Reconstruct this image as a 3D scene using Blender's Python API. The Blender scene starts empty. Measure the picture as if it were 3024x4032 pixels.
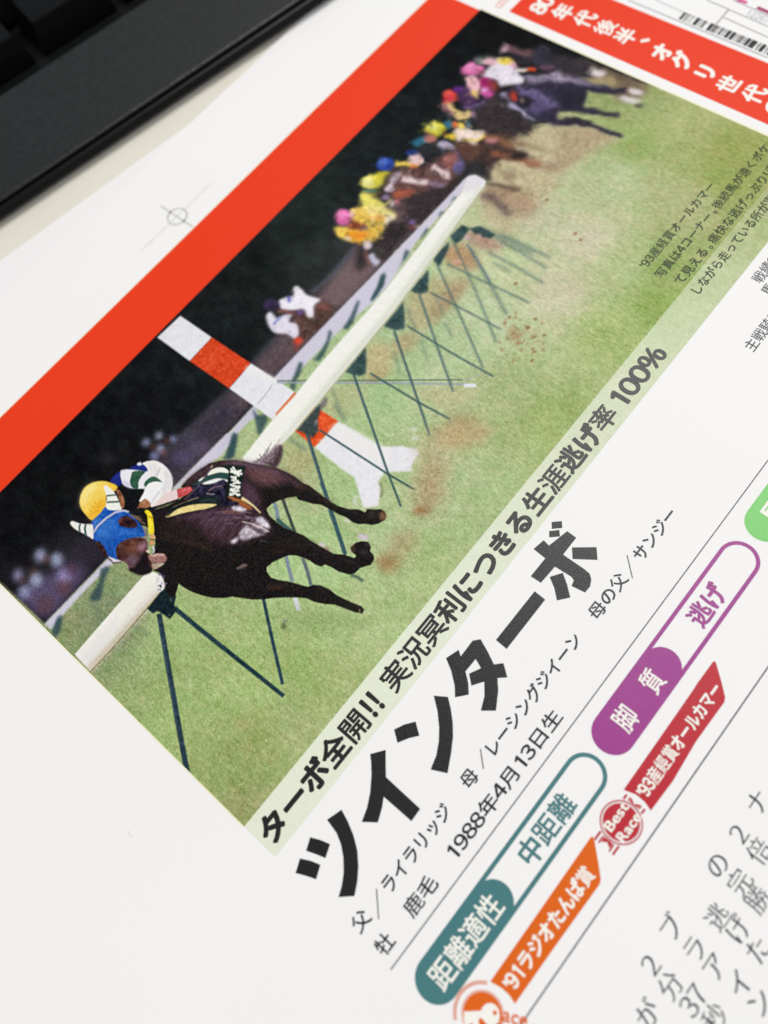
import bpy, math, random
import numpy as np
from mathutils import Matrix, Vector

# ------------------------------------------------------------------ camera, world, lamps
random.seed(7)
rng = np.random.default_rng(11)
sc = bpy.context.scene
col = sc.collection
H = 0.15                       # the phone is held 15 cm above the sheet
F = 3060.0                     # its focal length in pixels of the 3024 x 4032 frame
# page axes (x along the lines of type, y down the page, n into the desk) as the phone sees them
RC = np.array([[0.63850954, 0.75821623, 0.13196107],
               [-0.74412005, 0.56444916, 0.35732686],
               [0.19644571, -0.32635148, 0.92461008]])
cam = bpy.data.cameras.new('camera')
cam.sensor_fit = 'VERTICAL'
cam.sensor_height = 5.6
cam.lens = 5.6 * F / 4032.0
cam.clip_start = 0.005
cam.clip_end = 20
cam.dof.use_dof = True
cam.dof.focus_distance = 1.065 * H
cam.dof.aperture_fstop = 1.38
camo = bpy.data.objects.new('camera', cam)
col.objects.link(camo)
flip = np.diag([1.0, -1.0, -1.0])
right, down, fwd = [flip @ RC[i] for i in range(3)]
m = Matrix.Identity(4)
for i in range(3):
    m[i][0] = right[i]; m[i][1] = -down[i]; m[i][2] = -fwd[i]
m[2][3] = H
camo.matrix_world = m
sc.camera = camo

world = bpy.data.worlds.new('World')
sc.world = world
world.use_nodes = True
bg = world.node_tree.nodes['Background']
bg.inputs[0].default_value = (0.93, 0.95, 1.0, 1)
bg.inputs[1].default_value = 0.30

def area_light(name, loc, target, size, power, colr):
    l = bpy.data.lights.new(name, 'AREA')
    l.shape = 'RECTANGLE'; l.size = size[0]; l.size_y = size[1]
    l.energy = power; l.color = colr
    o = bpy.data.objects.new(name, l)
    o.location = loc
    o.rotation_euler = (Vector(target) - Vector(loc)).to_track_quat('-Z', 'Y').to_euler()
    col.objects.link(o)
area_light('ceiling_or_fill_lamp', (1.12, 0.30, 1.9), (0.05, 0, 0), (0.85, 0.75), 35.2, (1.0, 0.985, 0.955))
area_light('ceiling_or_fill_lamp', (-1.6, -0.9, 1.9), (0, 0, 0), (1.2, 0.6), 24, (1.0, 0.99, 0.97))  # unseen fill panel, added on the side opposite the ceiling light

sc.view_settings.view_transform = 'Standard'
sc.view_settings.look = 'None'
sc.view_settings.exposure = 0.0
sc.view_settings.gamma = 1.0
sc.view_settings.use_curve_mapping = False

# ------------------------------------------------------------------ measuring
def page(px, py, z=0.0):
    """where the sight line through a photograph pixel meets the level z: page x, page y (metres, y downwards)"""
    d = np.array([(px - 1512.0) / F, (py - 2016.0) / F, 1.0])
    k = (H - z) / (d @ RC[:, 2])
    p = d * k
    return float(p @ RC[:, 0]), float(p @ RC[:, 1])
def wpt(px, py, z=0.0):
    x, y = page(px, py, z)
    return Vector((x, -y, z))
CROP = {'': (0, 0, 1), 'A': (240, 1780, 1/3), 'B': (640, 1720, 1/3), 'C': (440, 2080, 1/3), 'D': (980, 1900, 1/3),
        'E': (900, 1560, .5), 'F': (1270, 670, 1/3), 'G': (1640, 300, 1/3), 'H': (1700, 100, .5), 'I': (980, 1080, 1/3),
        'J': (1500, 900, .5), 'K': (0, 1000, .6028), 'L': (0, 2000, .6028), 'M': (1000, 2000, .6028),
        'N': (1000, 1000, .6028), 'O': (1000, 0, .6028), 'P': (2000, 0, .6172), 'Q': (2000, 1000, .6172),
        'R': (2400, 500, .3761), 'S': (2400, 0, .3761), 'T': (1850, 0, .3617), 'U': (1000, 3000, .6028), 'V': (2000, 2000, .6172),
        'a': (1000, 2800, .5), 'b': (1600, 2200, .5), 'c': (1350, 3200, .5), 'd': (1900, 2500, .5), 'e': (2194, 1800, .5),
        'f': (1800, 3300, .4412), 'g': (2471, 3000, 1/3), 'h': (2471, 3479, 1/3)}
def nat(c, pts):
    ox, oy, s = CROP[c]
    return [(ox + x * s, oy + y * s) for x, y in pts]
def pg(c, pts):
    return [page(x, y) for x, y in nat(c, pts)]
def lin(v):
    v = v / 255.0
    return v / 12.92 if v <= 0.04045 else ((v + 0.055) / 1.055) ** 2.4
def rgb(r, g, b, k=.885):
    return (lin(r) * k, lin(g) * k, lin(b) * k)

# ------------------------------------------------------------------ materials
def material(name, colr, rough=0.5, spec=0.5, var=0.0, vscale=3000, bump=0.0, bscale=6000, attr=None, var2=0.0, v2scale=60):
    m = bpy.data.materials.new(name)
    m.use_nodes = True
    nt = m.node_tree
    b = nt.nodes['Principled BSDF']
    b.inputs['Roughness'].default_value = rough
    b.inputs['Specular IOR Level'].default_value = spec
    tc = nt.nodes.new('ShaderNodeTexCoord')
    src = None
    if attr:
        a = nt.nodes.new('ShaderNodeAttribute'); a.attribute_name = attr
        src = a.outputs['Color']
    else:
        b.inputs['Base Color'].default_value = (*colr, 1)
    def noise(scale, detail):
        n = nt.nodes.new('ShaderNodeTexNoise'); n.inputs['Scale'].default_value = scale
        n.inputs['Detail'].default_value = detail
        nt.links.new(tc.outputs['Object'], n.inputs['Vector'])
        return n
    for amp, s in ((var, vscale), (var2, v2scale)):
        if amp:
            n = noise(s, 3)
            mr = nt.nodes.new('ShaderNodeMapRange')
            mr.inputs['From Min'].default_value = .3; mr.inputs['From Max'].default_value = .7
            mr.inputs['To Min'].default_value = 1 - amp; mr.inputs['To Max'].default_value = 1 + amp
            nt.links.new(n.outputs['Fac'], mr.inputs['Value'])
            mx = nt.nodes.new('ShaderNodeMix'); mx.data_type = 'RGBA'; mx.blend_type = 'MULTIPLY'
            mx.inputs['Factor'].default_value = 1
            if src is None: mx.inputs['A'].default_value = (*colr, 1)
            else: nt.links.new(src, mx.inputs['A'])
            nt.links.new(mr.outputs['Result'], mx.inputs['B'])
            src = mx.outputs['Result']
    if src is not None:
        nt.links.new(src, b.inputs['Base Color'])
    if bump:
        n = noise(bscale, 4)
        bp = nt.nodes.new('ShaderNodeBump'); bp.inputs['Strength'].default_value = bump
        bp.inputs['Distance'].default_value = 0.0001
        nt.links.new(n.outputs['Fac'], bp.inputs['Height'])
        nt.links.new(bp.outputs['Normal'], b.inputs['Normal'])
    return m
INK = dict(rough=.37, spec=.34, var=.10, vscale=5200, bump=.55, bscale=4200)
M_PAPER = material('white_proof_paper', rgb(229, 228, 227, 1.03), .6, .3, bump=.12, bscale=2500, var2=.012, v2scale=14)
M_UNDER = material('white_paper_underneath', rgb(228, 227, 227, 1.02), .6, .3, bump=.1, bscale=2500)
M_DESK = material('cream_desk_laminate', rgb(221, 217, 204, .97), .45, .4, var2=.02, v2scale=40)
M_BLACK = material('black_toner', rgb(20, 20, 22), **INK)
M_NAVY = material('navy_black_toner', rgb(18, 17, 30), **INK)
M_RED = material('vermilion_toner', rgb(237, 60, 24), .42, .16, var=.03, vscale=5200, bump=.3, bscale=4200)
M_TEAL = material('teal_toner', rgb(66, 122, 126), **INK)
M_PURPLE = material('purple_toner', rgb(158, 54, 140), **INK)
M_GREEN = material('light_green_toner', rgb(122, 205, 108), **INK)
M_ORANGE = material('orange_toner', rgb(226, 102, 16), .42, .2, var=.05, vscale=5200, bump=.4, bscale=4200)
M_CRIMSON = material('crimson_toner', rgb(190, 26, 44), **INK)
M_KNOCK = material('bare_paper_lettering', rgb(238, 236, 228, .97), .6, .3)
M_RULE = material('grey_rule_toner', rgb(70, 66, 76), **INK)
M_FAINT = material('faint_grey_toner', rgb(213, 213, 209), .6, .3)
M_FAINT2 = material('mid_grey_toner', rgb(188, 189, 186), .6, .3)
M_YELLOW = material('pale_yellow_fringe', rgb(244, 240, 208), .6, .3)
M_CAPTION = material('dark_green_black_toner', rgb(36, 44, 26), .42, .15)
M_MAGENTA = material('magenta_toner', rgb(214, 48, 140), **INK)
M_PLUM = material('plum_toner', rgb(160, 4, 100), **INK)
M_OLIVE = material('olive_toner', rgb(120, 114, 88), **INK)
M_GREY = material('lavender_grey_toner', rgb(160, 160, 170), **INK)
M_PRINT = material('colour_photo_toner', (1, 1, 1), .40, .035, attr='print_colour', bump=.35, bscale=4200)
M_PLASTIC = material('black_textured_plastic', (.0066, .0078, .0084), .40, .46, var=.5, vscale=700, bump=.9, bscale=1500)
M_PLASTIC2 = material('black_smooth_plastic', (.0035, .004, .0045), .4, .12)
M_KEY = material('black_keycap_plastic', (.0025, .003, .0035), .34, .09, bump=.1, bscale=3000)

# ------------------------------------------------------------------ object helpers
def obj(name, verts, faces, mat, parent=None):
    me = bpy.data.meshes.new(name)
    me.from_pydata([tuple(v) for v in verts], [], faces)
    me.materials.append(mat)
    me.update()
    o = bpy.data.objects.new(name, me)
    col.objects.link(o)
    if parent is not None: o.parent = parent
    return o
def tag(o, label=None, cat=None, kind=None, group=None):
    if label: o['label'] = label
    if cat: o['category'] = cat
    if kind: o['kind'] = kind
    if group: o['group'] = group
    return o
def empty(name, loc=(0, 0, 0)):
    o = bpy.data.objects.new(name, None)
    o.empty_display_size = .01
    o.location = loc
    col.objects.link(o)
    return o
def ccw(p):
    a = sum(p[i][0] * p[(i+1) % len(p)][1] - p[(i+1) % len(p)][0] * p[i][1] for i in range(len(p)))
    return p if a > 0 else p[::-1]
def flat(name, polys, z, mat, parent, label=None):
    """printed areas: page-space outlines (y down) laid on the sheet"""
    vs, fs = [], []
    for p in polys:
        w = ccw([(x, -y) for x, y in p])
        fs.append(list(range(len(vs), len(vs) + len(w))))
        vs += [(x, y, z) for x, y in w]
    o = obj(name, vs, fs, mat, parent)
    if label: o['label'] = label
    return o
def rect(x0, y0, x1, y1):
    return [(x0, y0), (x1, y0), (x1, y1), (x0, y1)]
def seg(p, q, w):
    dx, dy = q[0] - p[0], q[1] - p[1]
    l = math.hypot(dx, dy); nx, ny = -dy / l * w / 2, dx / l * w / 2
    return [(p[0]+nx, p[1]+ny), (q[0]+nx, q[1]+ny), (q[0]-nx, q[1]-ny), (p[0]-nx, p[1]-ny)]
def arc(cx, cy, r, a0, a1, n=20):
    return [(cx + r * math.cos(math.radians(a0 + (a1 - a0) * i / n)), cy + r * math.sin(math.radians(a0 + (a1 - a0) * i / n))) for i in range(n + 1)]
def band(outer, inner):
    n = len(outer)
    return [[outer[i], outer[(i+1) % n], inner[(i+1) % n], inner[i]] for i in range(n)]
# ------------------------------------------------------------------ the colour photograph printed on the sheet
XL, XR, YT, YB = -0.2098 * H, 1.0662 * H, -0.8412 * H, -0.1708 * H
YS = -0.2245 * H                              # top of the pale headline strip
CW, CH = 1500, 788
def cv(c, pts):
    return np.array([((x - XL) / (XR - XL) * CW, (y - YT) / (YB - YT) * CH) for x, y in pg(c, pts)])
img = np.zeros((CH, CW, 3), np.float32)
def blur(a, s, sy=None):
    sy = s if sy is None else sy
    h, w = a.shape
    fy = np.fft.fftfreq(h)[:, None]; fx = np.fft.rfftfreq(w)[None, :]
    g = np.exp(-2 * (np.pi ** 2) * ((fx * s) ** 2 + (fy * sy) ** 2))
    return np.fft.irfft2(np.fft.rfft2(a) * g, s=(h, w))
def field(s, sy=None):
    n = blur(rng.standard_normal((CH, CW)), s, sy)
    return (n / n.std()).astype(np.float32)
NF = field(.55); NM = field(2.2); NL = field(9); NS = field(5, 1.2); NV = field(1.0, 4.0)
def smooth_pts(p, n=5):
    k = len(p); out = []
    for i in range(k):
        p0, p1, p2, p3 = p[i-1], p[i], p[(i+1) % k], p[(i+2) % k]
        for j in range(n):
            t = j / n
            out.append(.5 * ((2*p1) + (-p0+p2)*t + (2*p0-5*p1+4*p2-p3)*t*t + (-p0+3*p1-3*p2+p3)*t**3))
    return np.array(out)
def mask(p, sig):
    pad = int(3 * sig) + 3
    x0 = max(int(p[:, 0].min()) - pad, 0); x1 = min(int(p[:, 0].max()) + pad + 1, CW)
    y0 = max(int(p[:, 1].min()) - pad, 0); y1 = min(int(p[:, 1].max()) + pad + 1, CH)
    if x1 - x0 < 2 or y1 - y0 < 2: return None
    # rasterise on a window that is padded beyond the picture so that soft edges do not wrap
    wx0, wx1, wy0, wy1 = x0 - pad, x1 + pad, y0 - pad, y1 + pad
    w, h = wx1 - wx0, wy1 - wy0
    mk = np.zeros((h, w)); SS = 3
    q = np.roll(p, -1, 0)
    ex = np.arange(w + 1) + wx0
    for r in range(max(0, int(p[:, 1].min()) - wy0), min(h, int(p[:, 1].max()) - wy0 + 1)):
        for s in range(SS):
            y = wy0 + r + (s + .5) / SS
            c = (p[:, 1] <= y) != (q[:, 1] <= y)
            if not c.any(): continue
            xs = np.sort(p[c, 0] + (y - p[c, 1]) / (q[c, 1] - p[c, 1]) * (q[c, 0] - p[c, 0]))
            for a, b in zip(xs[0::2], xs[1::2]):
                cov = np.clip(ex, a, b)
                mk[r] += np.diff(cov) / SS
    if sig > .05: mk = blur(mk, sig)
    mk = np.clip(mk, 0, 1)[y0 - wy0:y1 - wy0, x0 - wx0:x1 - wx0].astype(np.float32)
    return (slice(y0, y1), slice(x0, x1)), mk
def put(p, colr, sig, alpha=1.0, tex=0.0, grain=None):
    if sig > 1.3: sig *= 1.2
    r = mask(p, sig)
    if r is None: return
    win, mk = r
    mk = mk * alpha
    c = np.empty(mk.shape + (3,), np.float32); c[:] = colr
    if tex: c += (tex * (NM if grain is None else grain)[win])[..., None]
    img[win] = img[win] * (1 - mk[..., None]) + c * mk[..., None]
def poly(c, pts, colr, f=1.0, a=1.0, s=True, tex=0.0, grain=None):
    p = cv(c, pts)
    if s: p = smooth_pts(p)
    put(p, colr, f, a, tex, grain)
def line(c, pts, w, colr, f=.8, a=1.0, w2=None, tex=0.0):
    """w: width in photograph pixels"""
    p = np.array(nat(c, pts), float)
    n = len(p); ws = np.linspace(w, w if w2 is None else w2, n)
    L, R = [], []
    for i in range(n):
        t = p[min(i+1, n-1)] - p[max(i-1, 0)]; t /= np.linalg.norm(t) + 1e-9
        nn = np.array([-t[1], t[0]]) * ws[i] / 2
        L.append(p[i] + nn); R.append(p[i] - nn)
    put(cv('', L + R[::-1]), colr, f, a, tex)
def ell(c, x, y, rx, ry, colr, f=1.5, a=1.0, rot=0, tex=0.0):
    k = math.radians(rot)
    pts = [(x + rx*math.cos(t)*math.cos(k) - ry*math.sin(t)*math.sin(k), y + rx*math.cos(t)*math.sin(k) + ry*math.sin(t)*math.cos(k))
           for t in np.linspace(0, 2*math.pi, 22, endpoint=False)]
    put(cv(c, pts), colr, f, a, tex)
def cap(c, x, y, rx, ry, colr, f, rot=0):
    ell(c, x, y, rx, ry, colr, f, 1, rot)
    ell(c, x + rx*.38, y + ry*.42, rx*.62, ry*.55, tuple(v*.72 for v in colr), f*1.5, .5, rot)
    ell(c, x - rx*.3, y - ry*.35, rx*.45, ry*.4, tuple(v*.6 + 102 for v in colr), f*1.4, .45, rot)
    ell(c, x + rx*.95, y + ry*.55, rx*.32, ry*.3, (92,60,50), f*1.1, .7, rot)
def colour_field(ctrl, power=3.0):
    st = 4
    yy, xx = np.mgrid[0:CH:st, 0:CW:st]
    acc = np.zeros(yy.shape + (3,)); ws = np.zeros(yy.shape)
    for x, y, cc in ctrl:
        q = cv('', [(x, y)])[0]
        w = 1 / (((xx - q[0]) ** 2 + (yy - q[1]) ** 2 + 60.0) ** (power / 2))
        acc += w[..., None] * np.array(cc); ws += w
    a = acc / ws[..., None]
    big = np.repeat(np.repeat(a, st, 0), st, 1)[:CH, :CW]
    return np.stack([blur(np.pad(big[..., k], 20, mode='edge'), 3)[20:-20, 20:-20] for k in range(3)], -1).astype(np.float32)

GRASS = [(200,2560,(135,148,98)),(420,2450,(128,142,100)),(700,2500,(156,180,110)),(500,2900,(148,170,103)),(700,2850,(158,180,108)),
 (850,3050,(148,168,98)),(930,3190,(148,156,94)),(1000,2700,(160,185,110)),(1000,2900,(150,165,95)),(1150,2850,(165,178,115)),
 (1200,2650,(150,175,100)),(1400,2450,(168,190,125)),(1200,2200,(165,195,130)),(1350,1850,(160,190,125)),(1150,1900,(165,180,125)),
 (1500,2150,(172,192,135)),(1700,2250,(165,185,120)),(1850,2000,(165,185,125)),(1700,1900,(175,188,135)),(1450,1500,(160,190,130)),
 (1750,1450,(175,195,145)),(1650,1250,(165,190,140)),(2000,1550,(165,180,120)),(2150,1650,(155,175,100)),(1900,1250,(185,200,155)),
 (2000,1000,(190,200,150)),(2100,850,(190,190,155)),(2200,1150,(198,194,160)),(2300,950,(200,196,164)),(2450,1050,(175,190,130)),
 (2400,1300,(163,183,108)),(2600,1050,(148,170,93)),(2700,800,(175,180,125)),(2850,700,(150,165,85)),(2900,600,(153,163,85)),
 (2700,500,(165,175,110)),(2500,560,(150,170,95)),(2400,700,(176,190,138)),(2250,750,(180,188,140)),(2050,600,(185,175,135)),
 (2500,400,(150,165,100)),(2600,1200,(145,170,85)),(2950,950,(150,165,90)),(1600,2450,(172,190,128)),(1350,2650,(165,182,115))]
DARK = [(100,2150,(16,18,21)),(50,2250,(30,28,34)),(300,1700,(13,16,19)),(700,1500,(22,26,30)),(900,1400,(25,30,32)),(1000,1350,(27,33,34)),
 (1200,900,(33,43,41)),(1000,1050,(24,32,30)),(1250,1000,(52,59,58)),(1500,700,(28,36,38)),(1700,400,(24,30,33)),(1800,200,(13,16,19)),
 (1950,130,(11,13,15)),(1300,1250,(70,62,66)),(300,2150,(40,36,44)),(500,1950,(20,20,23)),(1400,1000,(58,62,62)),(1150,800,(40,52,48)),(200,1950,(14,16,18))]
gf = colour_field(GRASS); df = colour_field(DARK, 2.6)
patch = field(14); blade = field(1.3, 3.2)
gl = gf.mean(-1, keepdims=True); gf = gf * .88 + gl * .12 + np.array([5.0, 5.0, 4.0], np.float32)
gf += (3.0 * NM + 2.4 * patch + 4.2 * blade)[..., None] * np.array([1.0, 0.9, 1.05], np.float32)
gf += (2.4 * field(6))[..., None] * np.array([1.0, .1, .6], np.float32)
df *= .78
df += (1.6 * NL)[..., None] + np.clip(field(7, 9) * .8 + field(3, 4) * .6, -1.2, 3)[..., None] * np.array([2.2, 3.2, 2.8], np.float32)
img[:] = df
# dirt course behind the far rail
def course(): 
    poly('', [(560,1880),(640,1800),(905,1540),(1080,1335),(1313,1090),(1403,975),(1520,900),(1640,850),(1700,800),(1700,860),(1473,1080),(1090,1483),(900,1690),(680,1923)], (98,81,86), 6, .9, False, 4)
    poly('', [(540,1900),(700,1740),(900,1560),(960,1620),(820,1760),(680,1920)], (48,44,60), 9, .85, False, 3)
    poly('', [(1280,1140),(1420,980),(1500,990),(1440,1110),(1330,1200)], (128,106,108), 6, .6, True)
    line('', [(640,1790),(905,1535),(1080,1333)], 13, (70,72,88), 3.5, .6)
    line('', [(1227,1153),(1313,1080),(1403,968)], 14, (92,94,112), 3, .75)
    poly('', [(100,2340),(330,2120),(470,2060),(520,2150),(420,2200),(300,2330),(178,2455)], (52,46,60), 9, .6, True)
course()
# onlookers behind the fence
poly('L', [(350,430),(480,370),(550,440),(430,600),(330,700),(240,690),(130,580),(200,500)], (92,80,114), 7, .85)
for x, y, r, cc in ((265,310,46,(168,172,208)),(372,338,48,(172,180,212)),(120,440,40,(150,150,190)),(236,466,48,(172,182,212)),(160,548,46,(150,158,196)),(420,440,50,(150,136,186))):
    ell('L', x, y, r*.85, r, tuple(c*1.0 for c in cc), 4.6, .9)
for x, y, r, cc in ((305,335,24,(124,66,50)),(152,470,24,(116,62,52)),(210,410,30,(96,66,60)),(420,520,50,(96,58,52)),(300,630,60,(92,58,56)),(470,400,40,(82,48,60))):
    ell('L', x, y, r, r, cc, 4, .5)
for x, y, r, cc in ((1040,1188,30,(176,178,214)),(956,1232,32,(150,156,200)),(1132,1208,30,(140,146,186)),(1050,1272,34,(168,172,208)),(1010,1320,36,(140,144,190))):
    ell('K', x, y, r*.8, r*.9, tuple(c*.98 for c in cc), 3.8, .9)
for x, y, r in ((1000,1262,20),(1088,1222,20),(1070,1300,20)):
    ell('K', x, y, r, r, (124,66,54), 3, .55)
for x, y, rx, cc in ((1200,1330,70,(96,88,128)),(1300,1260,70,(104,92,122)),(700,1330,60,(50,42,48)),(1240,1180,50,(70,72,82))):
    ell('K', x, y, rx, rx*.7, cc, 6, .6)
# turf below the far rail
gp = cv('', [(178,2455),(416,2205),(520,2120),(680,1925),(980,1625),(1090,1490),(1473,1085),(1823,715),(1850,690),(1960,600),(2140,480),(2200,430),(2230,330),(2330,290),(2560,335),(3500,560),(3500,1500),(1087,3480),(940,3260),(-50,2240)])
r = mask(gp, 1.5); win, mk = r
img[win] = img[win] * (1 - mk[..., None]) + gf[win] * mk[..., None]
# trodden bank under the rails, tan
for c, pts, cc, f, a in (('J', [(200,560),(380,400),(690,400),(640,500),(540,640),(430,740),(330,800),(210,780)], (186,166,126), 4, .85),
    ('J', [(560,440),(690,410),(640,500),(480,690),(420,740),(420,600)], (154,120,96), 5, .7),
    ('J', [(190,820),(300,830),(260,930),(180,980),(100,1000),(100,880)], (176,146,106), 4, .8),
    ('J', [(0,900),(90,960),(80,1080),(20,1160),(-60,1190),(-140,1200),(-120,1000)], (194,174,132), 4, .85),
    ('J', [(-90,1200),(-40,1130),(40,1120),(20,1160),(-30,1210)], (160,128,90), 3, .7),
    ('J', [(480,180),(620,120),(760,220),(740,320),(560,300)], (178,124,92), 4, .9),
    ('J', [(650,30),(780,20),(960,120),(880,180),(720,120)], (168,112,112), 4, .85),
    ('J', [(280,1260),(560,1230),(760,1250),(700,1360),(520,1420),(360,1360)], (196,182,140), 6, .8),
    ('I', [(1400,820),(1520,800),(1659,900),(1659,1180),(1560,1200),(1400,1080)], (198,178,134), 4, .8),
    ('I', [(1010,1320),(1240,1300),(1380,1420),(1180,1659),(900,1659),(900,1440)], (186,180,136), 5, .75),
    ('E', [(470,320),(620,420),(700,520),(600,640),(470,560),(430,440)], (178,170,120), 6, .7),
    ('N', [(260,1290),(420,1280),(330,1400),(200,1450)], (176,168,120), 5, .6)):
    poly(c, pts, tuple(v*.86+.14*m_ for v, m_ in zip(cc,(170,182,132))), f*1.5, a*.85, True, 5)
# ---- the field behind: horses and riders, out of focus
def pack():
    poly('H', [(950,270),(1200,290),(1659,450),(1659,560),(1480,600),(1400,480),(1200,420),(1000,350)], (116,98,80), 5, .95, True, 5)
    poly('H', [(560,180),(760,190),(900,150),(1000,230),(1250,310),(1240,420),(1000,370),(820,340),(620,260)], (44,40,50), 5, .9)
    poly('H', [(780,250),(870,150),(900,200),(860,260),(960,300),(820,300)], (52,54,68), 4, .9)
    line('H', [(545,170),(680,205),(790,225)], 22, (118,84,88), 3.5, .9)
    ell('H', 575, 190, 34, 22, (196,164,176), 3, .85, -50)
    poly('H', [(820,780),(1230,800),(1500,890),(1350,950),(1100,1100),(950,1300),(700,1500),(600,1659),(400,1500),(440,1300),(480,1120),(600,900)], (192,180,146), 7, .95, True, 6)
    poly('H', [(1000,830),(1230,810),(1420,880),(1250,960),(1080,1120),(940,1130),(1000,950)], (168,146,118), 8, .7, True, 6)
    poly('H', [(1210,420),(1400,400),(1450,470),(1230,460)], (166,152,110), 3, .9)
    poly('H', [(430,1270),(720,1300),(840,1400),(760,1520),(560,1440),(380,1380)], (170,142,116), 7, .8, True, 6)
    # brown runners
    poly('H', [(370,650),(450,570),(540,550),(600,640),(780,760),(820,800),(760,870),(620,890),(560,960),(430,870),(350,800)], (52,44,46), 4, 1, True, 4)
    poly('H', [(340,930),(480,880),(580,900),(640,960),(760,1030),(760,1060),(560,1060),(480,1130),(420,1250),(300,1160),(220,1130),(200,960)], (62,46,44), 4, 1, True, 4)
    line('H', [(400,880),(520,900),(640,960)], 26, (140,98,66), 3.5, .9)
    line('H', [(460,1010),(600,1030),(740,1070),(860,1100)], 22, (152,92,68), 3.5, .9)
    line('H', [(740,1080),(860,1120),(1000,1110)], 14, (140,108,88), 4, .8)
    ell('H', 670, 1025, 66, 30, (38,30,30), 4, .95)
    ell('H', 640, 1180, 40, 24, (140,112,96), 4, .7)
    line('H', [(400,1330),(480,1370),(560,1440),(620,1500)], 26, (76,62,66), 5, .8)
    line('H', [(450,1250),(600,1290),(700,1300)], 18, (74,58,50), 4, .85)
    poly('H', [(260,1060),(330,1040),(440,1120),(430,1230),(330,1180),(260,1180)], (40,42,46), 4, .9)
    poly('G', [(450,780),(720,770),(760,900),(700,1000),(560,1000),(470,900)], (92,62,52), 4, .95)
    poly('G', [(0,1290),(300,1290),(520,1180),(620,1180),(480,1320),(330,1500),(0,1800),(-300,2000),(-700,2300),(-640,1900),(-300,1500)], (50,44,46), 5, 1, True, 3)
    poly('F', [(930,330),(1150,270),(1500,230),(1480,330),(1200,600),(1050,700),(900,850),(750,1050),(640,1050),(620,900),(760,700),(900,560)], (54,46,48), 4, 1, True, 3)
    poly('F', [(880,360),(960,420),(1000,560),(880,620),(800,560)], (104,84,86), 4, .9)
    # dark purple leader of the bunch
    hb = [(680,480),(860,390),(1000,370),(1200,430),(1440,500),(1540,500),(1540,545),(1350,545),(1210,530),(1200,640),(1480,690),(1480,730),(1200,690),(1000,680),(990,740),(1130,750),(1260,780),(1500,860),(1500,890),(1350,850),(1230,800),(1000,790),(860,770),(800,740),(640,660),(560,560),(600,500)]
    poly('H', hb, (44,40,58), 2.6, 1, False, 3)
    poly('H', [(700,420),(860,385),(1000,362),(1100,405),(1300,465),(1440,488),(1200,470),(980,440),(800,450)], (158,144,168), 4, .9)
    poly('H', [(700,500),(860,520),(1000,600),(1000,640),(900,660),(800,700),(760,640)], (96,84,124), 4, .85)
    ell('H', 1090, 590, 100, 70, (30,32,42), 6, .8)
    ell('H', 740, 600, 46, 40, (26,24,30), 3, .9)
    line('H', [(560,530),(600,620),(700,680),(800,750)], 20, (192,186,218), 2.6, .95, 12)
    ell('H', 640, 560, 30, 44, (196,60,42), 2.6, .9)
    ell('H', 715, 590, 16, 18, (168,134,120), 2.4, .9)
    line('H', [(1040,745),(1150,750),(1260,780)], 20, (36,32,42), 2.5, .9)
    for x, y, rx, ry in ((1300,370,78,27),(1612,525,58,24),(1560,588,84,24)):
        ell('H', x, y, rx, ry, (228,218,220), 3, .95, 12)
    ell('H', 1630, 632, 40, 14, (70,60,70), 2.4, .8)
    line('H', [(660,490),(760,520),(900,580),(1000,630)], 15, (118,106,148), 3, .85)
    ell('H', 980, 395, 60, 18, (194,180,196), 4, .8, 10)
    ell('H', 575, 600, 26, 40, (30,26,30), 3, .9)
    line('H', [(640,900),(760,950),(900,990)], 12, (116,92,70), 4, .7)
    line('H', [(560,850),(640,900),(720,960)], 16, (84,60,50), 4, .8)
    line('H', [(520,1130),(600,1190),(640,1260)], 12, (110,86,70), 4, .6)
    line('H', [(180,990),(210,1060),(240,1110)], 12, (112,102,172), 3, .85)
    line('H', [(440,620),(520,590),(600,640)], 8, (84,74,78), 3.5, .6)
    # rider in pink and white
    poly('H', [(380,380),(480,320),(520,260),(640,290),(700,390),(710,460),(600,475),(480,430)], (226,219,230), 3)
    ell('H', 400, 275, 60, 26, (120,150,140), 4, .8, -15)
    ell('H', 460, 290, 66, 38, (236,186,198), 3.5, .95)
    ell('H', 590, 288, 66, 24, (240,214,66), 2.6, .95, 8)
    ell('H', 650, 320, 30, 30, (232,170,196), 3, .9)
    ell('H', 425, 450, 58, 46, (170,36,104), 3, .95)
    ell('H', 440, 530, 58, 46, (214,88,170), 3, .95)
    ell('H', 415, 510, 26, 22, (224,180,214), 2.6, .95)
    ell('H', 490, 480, 30, 40, (160,66,50), 3, .8)
    cap('H', 320, 350, 80, 50, (232,120,180), 2.6)
    ell('H', 330, 330, 44, 24, (244,150,204), 3, .8)
    poly('H', [(268,415),(372,415),(378,500),(340,590),(300,570)], (240,188,196), 2.6)
    ell('H', 332, 548, 24, 36, (232,206,96), 2.4, .95)
    ell('H', 712, 356, 44, 18, (236,224,216), 2.4)
    ell('H', 785, 350, 44, 17, (226,82,42), 2.2)
    ell('H', 900, 325, 60, 18, (120,86,104), 3, .8)
    # rider with the red cap
    poly('G', [(500,150),(580,120),(640,200),(700,320),(560,380),(480,260)], (70,44,84), 3, .95)
    line('G', [(340,300),(400,410),(500,470),(600,470),(650,420)], 28, (226,196,132), 2.6)
    line('G', [(318,320),(360,420),(430,470)], 9, (190,90,160), 2.4, .7)
    line('G', [(560,380),(700,350),(820,300)], 14, (120,96,140), 2.6, .9)
    cap('G', 395, 235, 98, 70, (228,70,60), 2.6)
    ell('G', 380, 275, 60, 30, (226,60,90), 3, .7)
    ell('G', 500, 150, 56, 34, (112,42,150), 3, .9, -20)
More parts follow.
